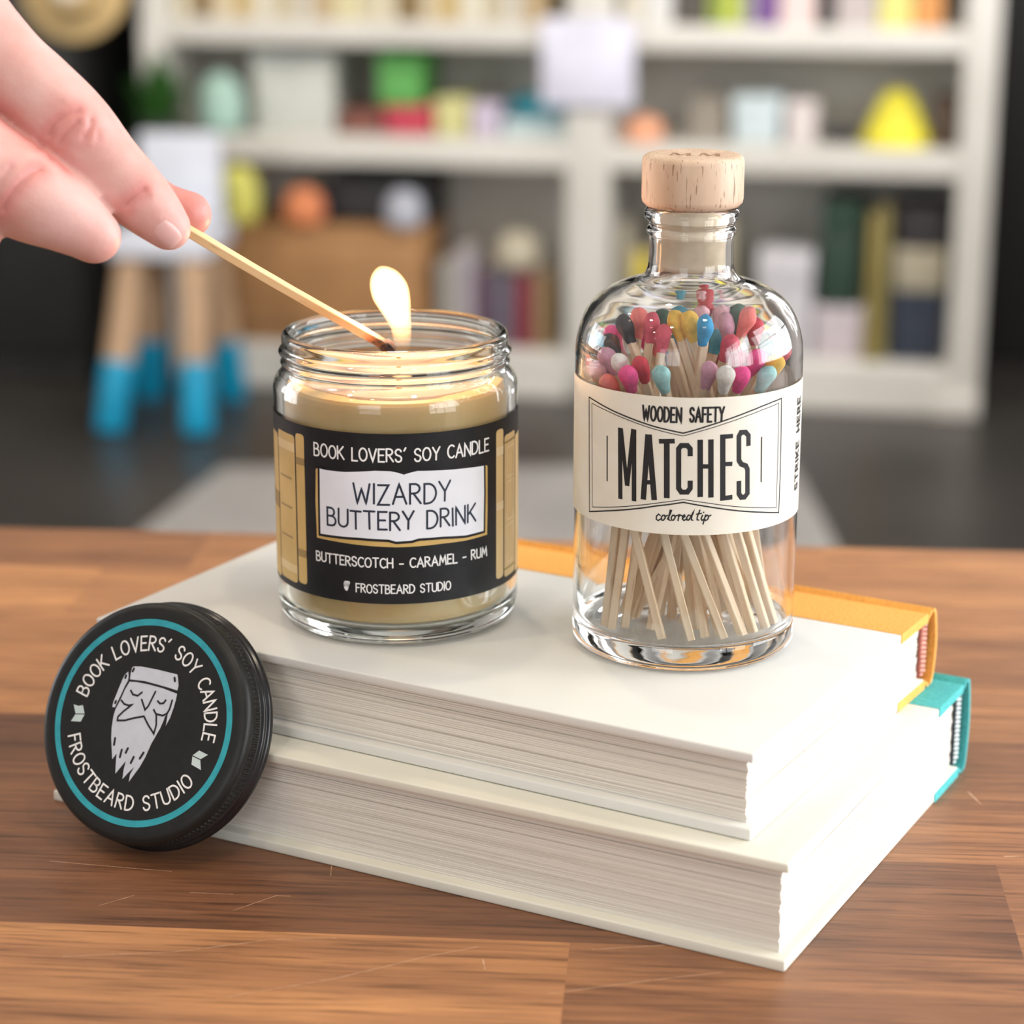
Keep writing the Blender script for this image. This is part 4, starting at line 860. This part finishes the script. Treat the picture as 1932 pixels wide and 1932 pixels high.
# ---------------------------------------------------------------- background: bookcase, stool, cabinet, rug
m_bc = M('bookcase_paint', (.70, .68, .63), .55); noise_color(m_bc, (.66, .64, .59), (.75, .73, .68), ns=3)
m_bcb = M('bookcase_backing', (.40, .38, .33), .7); noise_color(m_bcb, (.74, .72, .66), (.80, .78, .72), ns=3)
BO = Vector((.1654, 5.1865, -.95)); BA = R(-10.5)
bc = empty('bookcase', BO, BA, 'long low white bookcase with three visible shelves standing behind the counter', 'bookcase')
def part(name, boxes, mat, parent, bev=.004):
    bm = bmesh.new()
    for b_ in boxes: box(bm, *b_, bev)
    return bmobj(name, bm, mat, parent, smooth=True, sharp=40, scale=1)
DP = .34
for x0, x1 in ((-1.05, -.99), (-.045, .055), (.83, .905)): part('upright', [(x0, x1, 0, DP, .0, 1.5)], m_bc, bc)
for z0, z1 in ((.055, .105), (.535, .595), (.805, .858), (1.12, 1.16), (1.46, 1.5)): part('shelf', [(-.99, .83, .003, DP - .01, z0, z1)], m_bc, bc)
part('plinth', [(-.98, .82, .0, .03, .0, .052)], m_bc, bc)
part('back_panel', [(-1.04, .9, DP, DP + .015, .0, 1.5)], m_bcb, bc)
part('foot', [(.80, .905, -.02, .03, -.0, .05)], m_bc, bc)
def W(s, d, z): return Matrix.Translation(BO) @ Matrix.Rotation(BA, 4, 'Z') @ Vector((s, d, z))
matc = {}
def cm(c, rough=.6):
    k = tuple(round(x, 3) for x in c)
    if k not in matc:
        matc[k] = M('paint_%d' % len(matc), c, rough); noise_color(matc[k], tuple(v * .88 for v in c), tuple(min(1, v * 1.1) for v in c), ns=9)
    return matc[k]
ZS = {0: .105, 1: .595, 2: .858}
def thing_at(name, s, z, label, cat, group=None, d=.10, rz=0):
    o = bpy.data.objects.new(name, None); COL.objects.link(o); o.empty_display_size = .02
    o.location = W(s, d, z); o.rotation_euler = (0, 0, BA + rz); return tag(o, label, cat, group)
def carton(name, s0, s1, z0, z1, c, label, cat='box', group=None, dep=.2, d=.08, lid=True):
    w = (s1 - s0) / 2; h = z1 - z0; o = thing_at(name, (s0 + s1) / 2, z0 + .001, label, cat, group, d)
    part('box_body', [(-w, w, 0, dep, 0, h * (.72 if lid else 1))], cm(c), o, .003)
    if lid: part('box_lid', [(-w - .003, w + .003, -.003, dep + .003, h * .72, h)], cm(tuple(min(1, x * 1.12) for x in c)), o, .004)
    return o
def bookup(s, w, z0, h, c, label, group, dep=.17, lean=0, d=.06):
    o = thing_at('shelved_book', s, z0 + .001, label, 'book', group, d); 
    part('cover', [(0, .003, 0, dep, 0, h), (w - .003, w, 0, dep, 0, h), (0, w, 0, .003, 0, h)], cm(c), o, .001)
    part('page_block', [(.003, w - .003, .004, dep - .004, .003, h - .004)], cm((.75, .7, .6)), o, 0)
    o.rotation_euler = (0, lean, BA); return o
def blob(name, s, z, rx, ry, rz, c, label, cat, d=.15, flat=0.0, parent_part=None):
    v, f = lathe_data(smooth_prof([(0, 0), (.7, .02), (.97, .4), (1, 1.0), (.8, 1.6), (.4, 1.93), (0, 2)], 4), 32)
    o = mesh(name, [(x * rx, y * ry, zz * rz) for x, y, zz in v], f, cm(c), None, True, 1.0)
    o.location = W(s, d, z + .001); o.rotation_euler = (0, 0, BA); return tag(o, label, cat)
# middle visible shelf
carton('storage_box', -.80, -.61, .595, .78, (.58, .60, .56), 'wide pale grey box at the left end of the bookcase middle shelf')
blob('rounded_vase', -.87, .595, .055, .055, .07, (.40, .60, .52), 'pale mint-green rounded vase beside the pale grey box', 'vase', .04)
carton('game_box', -.595, -.495, .595, .645, (.22, .08, .06), 'low brown box left of the red one on the middle shelf')
carton('game_box', -.485, -.375, .595, .66, (.52, .05, .09), 'low crimson box carrying the green one')
carton('toy_box', -.50, -.40, .664, .78, (.12, .42, .10), 'bright green box sitting on the crimson box')
carton('paper_box', -.365, -.29, .595, .68, (.62, .60, .28), 'dull yellow box right of the crimson one on the middle shelf')
carton('tissue_box', -.28, -.215, .595, .67, (.62, .55, .70), 'lilac box between yellow and blue items on the middle shelf')
carton('game_box', -.205, -.05, .595, .635, (.62, .76, .80), 'pale blue flat box under the teal dome by the centre upright')
blob('toy_dome', -.127, .638, .078, .06, .027, (.02, .26, .36), 'teal-blue dome lying on the pale blue flat box', 'toy')
blob('toy_ball', .125, .595, .045, .045, .03, (.88, .42, .25), 'small peach-orange ball just right of the centre upright', 'ball', .06)
def bag(s0, s1, z0, h, c, label):
    o = thing_at('paper_bag', (s0 + s1) / 2, z0 + .001, label, 'bag', None, .08); w = (s1 - s0) / 2
    bm = bmesh.new(); vs = [bm.verts.new(p) for p in [(-w, 0, 0), (w, 0, 0), (w, .12, 0), (-w, .12, 0), (-w * .85, .03, h * .8), (w * .85, .03, h * .8), (w * .85, .09, h * .8), (-w * .85, .09, h * .8)]]
    for q in [(0, 3, 2, 1), (0, 1, 5, 4), (1, 2, 6, 5), (2, 3, 7, 6), (3, 0, 4, 7), (4, 5, 6, 7)]: bm.faces.new([vs[k] for k in q])
    bmobj('bag_body', bm, cm(c), o, scale=1)
    bm = bmesh.new(); tube_mesh(bm, [(-w * .4, .06, h * .79), (-w * .35, .06, h * .95), (0, .06, h), (w * .35, .06, h * .95), (w * .4, .06, h * .79)], .004, 8); bmobj('bag_handle', bm, cm(tuple(x * .6 for x in c)), o, scale=1)
bag(.22, .31, .595, .125, (.27, .24, .20), 'grey-brown paper bag on the middle shelf behind the wooden stopper')
carton('gift_box', .325, .43, .595, .70, (.60, .70, .74), 'pale blue box on the middle shelf right of the wooden stopper')
carton('gift_box', .445, .51, .595, .69, (.72, .66, .66), 'pinkish white box between the pale blue box and the dark dish')
blob('dark_dish', .565, .595, .04, .035, .016, (.03, .03, .04), 'small dark dish beside the yellow cone on the middle shelf', 'dish')
v, f = lathe_data([(0, 0), (.078, 0), (.080, .006), (.066, .04), (.046, .085), (.03, .112), (.018, .122), (0, .124)], 40)
o = mesh('party_hat', v, f, cm((.86, .78, .05)), None, True, 1.0); o.location = W(.69, .12, .596); tag(o, 'bright yellow cone shape near the right end of the middle shelf', 'hat')
carton('wooden_box', .775, .815, .595, .70, (.10, .06, .04), 'dark brown box at the right end of the middle shelf')
# lowest shelf
carton('storage_box', -.62, -.385, .385, .50, (.025, .025, .028), 'black storage box stacked on the tan crate', dep=.22)
carton('game_box', -.70, -.63, .385, .44, (.03, .04, .10), 'small navy box left of the black storage box')
o = blob('toy_ball', -.43, .386, .045, .045, .045, (.46, .48, .55), 'grey-white ball in front of the black storage box', 'ball', .03)
blob('toy_ball', -.672, .385, .05, .04, .045, (.72, .24, .10), 'orange ball between the yellow balloon shape and the black box', 'ball', .03)
blob('paper_lantern', -.83, .385,   .05, .05, .07, (.72, .70, .16), 'tall yellow-green paper lantern at the left end above the crate', 'lantern', .03)
o = thing_at('wooden_crate', -.635, .106, 'wide tan wooden crate filling the left of the lowest shelf', 'crate', None, .02)
wd = cm((.42, .22, .09)); part('crate_panel', [(-.25, .25, 0, .015, 0, .27), (-.25, .25, .26, .275, 0, .27), (-.25, -.235, .01, .27, 0, .27), (.235, .25, .01, .27, 0, .27)], wd, o, .002)
part('crate_lid', [(-.255, .255, -.005, .28, .258, .278)], wd, o, .002)
part('batten', [(-.25, .25, -.008, .002, .03, .07)], cm((.36, .19, .08)), o, .002)
blob('pottery_bowl', -.17, .29, .055, .05, .045, (.52, .47, .36), 'beige pot on top of the upright books beside the centre upright', 'pot', .08)
x = -.36
for i, (w, h, c, lb_) in enumerate([(.045, .20, (.35, .33, .30), 'grey'), (.04, .23, (.40, .36, .40), 'mauve-grey'), (.042, .185, (.11, .06, .10), 'dark purple'), (.045, .18, (.13, .12, .16), 'slate'), (.045, .18, (.22, .03, .05), 'dark red'), (.04, .18, (.30, .20, .10), 'brown')]):
    bookup(x, w, .105, h, c, 'upright %s book on the lowest shelf, left of the centre upright' % lb_, 'books right of the wooden crate'); x += w + .003
x = .065
for i, (w, h, c, lb_) in enumerate([(.035, .30, (.42, .38, .30), 'beige'), (.045, .235, (.62, .50, .06), 'yellow'), (.05, .28, (.20, .19, .17), 'charcoal'), (.06, .33, (.30, .27, .22), 'taupe'), (.06, .31, (.46, .42, .30), 'sand')]):
    bookup(x, w, .105, h, c, 'upright %s book on the lowest shelf, right of the centre upright' % lb_, 'books behind the match bottle'); x += w + .004
carton('storage_box', .395, .515, .105, .35, (.60, .59, .63), 'tall lavender-white box on the lowest shelf right of the match bottle')
carton('gift_box', .525, .635, .105, .225, (.56, .50, .54), 'pinkish grey box under the dark green one on the lowest shelf')
carton('gift_box', .535, .62, .228, .47, (.022, .055, .035), 'dark green tall box standing on the pinkish grey box')
x = .642
for w, h, c, lb_ in [(.022, .34, (.33, .26, .07), 'ochre'), (.022, .36, (.26, .22, .08), 'olive')]:
    bookup(x, w, .105, h, c, 'thin %s book between dark green and navy boxes' % lb_, 'thin books by the navy box'); x += w + .002
carton('storage_box', .70, .815, .105, .265, (.025, .035, .06), 'navy box at the right end of the lowest shelf')
carton('storage_box', .70, .815, .268, .365, (.42, .38, .28), 'beige box resting on the navy box')
carton('storage_box', .71, .812, .368, .46, (.035, .03, .035), 'black box topmost of the pile at the right end')
# upper shelf: row of book feet at the top of the picture
x = -.98; g = 'books on the upper shelf'
cols_ = [('ivory', (.72, .66, .50)), ('tan', (.55, .42, .25)), ('cream', (.76, .72, .60)), ('brown', (.24, .16, .07)), ('pale yellow', (.74, .68, .42)), ('sand', (.60, .53, .38)), ('buff', (.70, .60, .42)), ('straw', (.68, .62, .44)), ('oatmeal', (.66, .62, .54)), ('honey', (.60, .45, .20))]
for i in range(18):
    w = .046 + .008 * ((i * 7) % 3 - 1); nm_, c = cols_[(i * 3) % 10]
    if x + w > -.05: break
    bookup(x, w, .858, .18 + .03 * ((i * 5) % 3), c, '%s book on the upper shelf, %s' % (nm_, ['far left end', 'next to the far left end', 'third from the left end', 'above the pale grey box', 'just past the pale grey box', 'above the low brown box', 'above the green box, left side', 'above the green box', 'above the crimson box', 'above the crimson box, right side', 'above the dull yellow box', 'above the dull yellow box, right side', 'above the lilac box', 'above the lilac box, right side', 'above the teal dome', 'above the teal dome, right side', 'left of the centre upright', 'touching the centre upright'][i]), g); x += w + .003
x = .07
for nm_, w, c in [('ivory', .05, (.74, .70, .60)), ('white', .06, (.74, .74, .74)), ('charcoal', .07, (.10, .09, .08)), ('olive green', .03, (.30, .38, .08)), ('lime green', .04, (.52, .62, .10)), ('grey', .025, (.4, .4, .4)), ('purple', .05, (.20, .10, .32)), ('blush pink', .08, (.84, .68, .66)), ('black', .035, (.04, .035, .035)), ('greyish pink', .09, (.56, .50, .50)), ('lemon yellow', .075, (.80, .76, .26)), ('orange', .06, (.78, .36, .12))]:
    bookup(x, w, .858, .20, c, '%s book on the upper shelf, right of the centre upright' % nm_, 'books on the upper shelf, right half'); x += w + .004
# blank sign hung on the centre upright
o = thing_at('paper_sign', .005, .68, 'blank lavender-white paper sign hanging on the bookcase centre upright', 'sign', None, -.02)
part('sheet', [(-.105, .105, 0, .006, 0, .195)], cm((.76, .76, .90)), o, .002)
part('hook', [(-.01, .01, .002, .02, .185, .21)], cm((.5, .5, .5)), o, .001)
# child's chair with blue-dipped legs, left
m_cw = cm((.66, .69, .78)); m_leg = cm((.46, .30, .18)); m_dip = cm((.0, .30, .52), .4)
chair = empty('kids_chair', (-.765, 5.06, -.95), R(-6), 'small white chair on wooden legs dipped in bright blue paint', 'chair')
part('seat', [(-.115, .115, -.12, .14, .37, .425)], m_cw, chair, .012)
part('backrest', [(-.095, .095, .11, .135, .425, .62)], m_cw, chair, .010)
for sx in (-1, 1):
    for sy in (-1, 1):
        a = Vector((sx * .07, sy * .085 + .01, .37)); b_ = Vector((sx * .098, (.14 if sy > 0 else -.205), .0)); c_ = a.lerp(b_, .60)
        bm = bmesh.new(); tube_mesh(bm, [a, c_], [.032, .034], 16); lg_ = bmobj('leg', bm, m_leg, chair, smooth=True, sharp=50, scale=1)
        bm = bmesh.new(); tube_mesh(bm, [c_, b_.lerp(c_, .06), b_], [.0355, .036, .030], 16); bmobj('dipped_paint', bm, m_dip, lg_, smooth=True, sharp=50, scale=1)
# dark cabinet and the things on the left
m_cabd = cm((.014, .014, .013), .5)
cb = empty('dark_cabinet', (-1.42, 5.42, -.95), R(-10.5), 'tall black cabinet at the far left behind the hand', 'cabinet')
part('cabinet_body', [(-.42, .42, 0, .45, .06, 1.02)], m_cabd, cb, .006)
part('door', [(-.41, -.005, -.02, 0, .08, 1.0)], m_cabd, cb, .005); part('door', [(.005, .41, -.02, 0, .08, 1.0)], m_cabd, cb, .005)
part('cabinet_plinth', [(-.40, .40, .02, .43, 0, .06)], m_cabd, cb, .004)
# woven hat on the cabinet's hook
v, f = lathe_data(smooth_prof([(.14, .0), (.138, .01), (.10, .022), (.088, .04), (.08, .10), (.05, .13), (0, .135)], 4), 40)
o = mesh('straw_hat', v, f, cm((.62, .44, .20)), None, True, 1.0); o.location = (-1.0, 5.325, -.02); o.rotation_euler = (R(82), 0, 0); o.scale = (.85, .85, .7)
tag(o, 'tan woven round hat hanging high above the fingers, top left', 'hat')
o2 = mesh('hat_patch', *lathe_data([(0, .137), (.03, .1365), (.045, .134), (.044, .128), (0, .13)], 32), cm((.80, .70, .60)), o, True, 1.0)
# dark green plant hanging at the left end
pt = empty('potted_plant', (-.815, 5.295, -.39), 0, 'dark green leafy plant in front of the left end of the bookcase', 'plant')
bm = bmesh.new(); tube_mesh(bm, [(0, 0, 0), (0, 0, .02), (0, 0, .07)], [.035, .04, .048], 20); bmobj('pot', bm, cm((.05, .06, .05)), pt, smooth=True, sharp=50, scale=1)
rp_ = random.Random(5); bm = bmesh.new()
for i in range(260):
    a = rp_.uniform(0, 6.28); e_ = rp_.uniform(-.2, 1.4); Lf = rp_.uniform(.06, .15); base = Vector((rp_.uniform(-.02, .02), rp_.uniform(-.02, .02), rp_.uniform(.05, .12)))
    dr = Vector((math.cos(a) * math.cos(e_) * .62, math.sin(a) * math.cos(e_) * .34, math.sin(e_))); sd_ = dr.cross(Vector((0, 0, 1))).normalized() * .013; nn_ = dr.cross(sd_).normalized() * .004
    p = [base, base + dr * Lf * .5 + sd_, base + dr * Lf, base + dr * Lf * .5 - sd_, base + dr * Lf * .5 + nn_]
    vs = [bm.verts.new(q) for q in p]
    for q in ((0, 1, 4), (1, 2, 4), (2, 3, 4), (3, 0, 4)): bm.faces.new([vs[k] for k in q])
bmobj('foliage', bm, cm((.03, .13, .015)), pt, scale=1)
ps = empty('plant_stand', (-.815, 5.295, -.95), 0, 'slim dark stand holding up the green plant', 'stand')
part('stand_top', [(-.045, .045, -.045, .045, .54, .559)], m_cabd, ps, .004); part('stand_pole', [(-.012, .012, -.012, .012, .02, .54)], m_cabd, ps, .002); part('stand_base', [(-.045, .045, -.045, .045, 0, .02)], m_cabd, ps, .004)
# grey rug on the floor
bm = bmesh.new(); c4 = [(-.80, 3.55), (.60, 3.55), (.585, 4.55), (-.597, 4.54)]
lo = [bm.verts.new((x_, y_, -.9499)) for x_, y_ in c4]; hi_ = [bm.verts.new((x_, y_, -.94)) for x_, y_ in c4]
bm.faces.new(hi_); bm.faces.new(lo[::-1])
for k in range(4): bm.faces.new((lo[k], lo[(k + 1) % 4], hi_[(k + 1) % 4], hi_[k]))
o = bmobj('rug', bm, cm((.30, .29, .28)), None, scale=1); tag(o, 'light grey flat rug on the dark floor between counter and bookcase', 'rug')
# black sheet standing in for the darkness of a doorway beyond the right end of the bookcase
dr_ = empty('doorway_1', (1.28, 5.6, -.95), R(-8)); dr_['kind'] = 'structure'
part('dark_doorway_sheet', [(-.33, .37, 0, .05, 0, 1.62)], m_cabd, dr_, .004); part('door_handle', [(-.28, -.26, -.05, 0, .9, 1.0)], cm((.2, .2, .2)), dr_, .003)
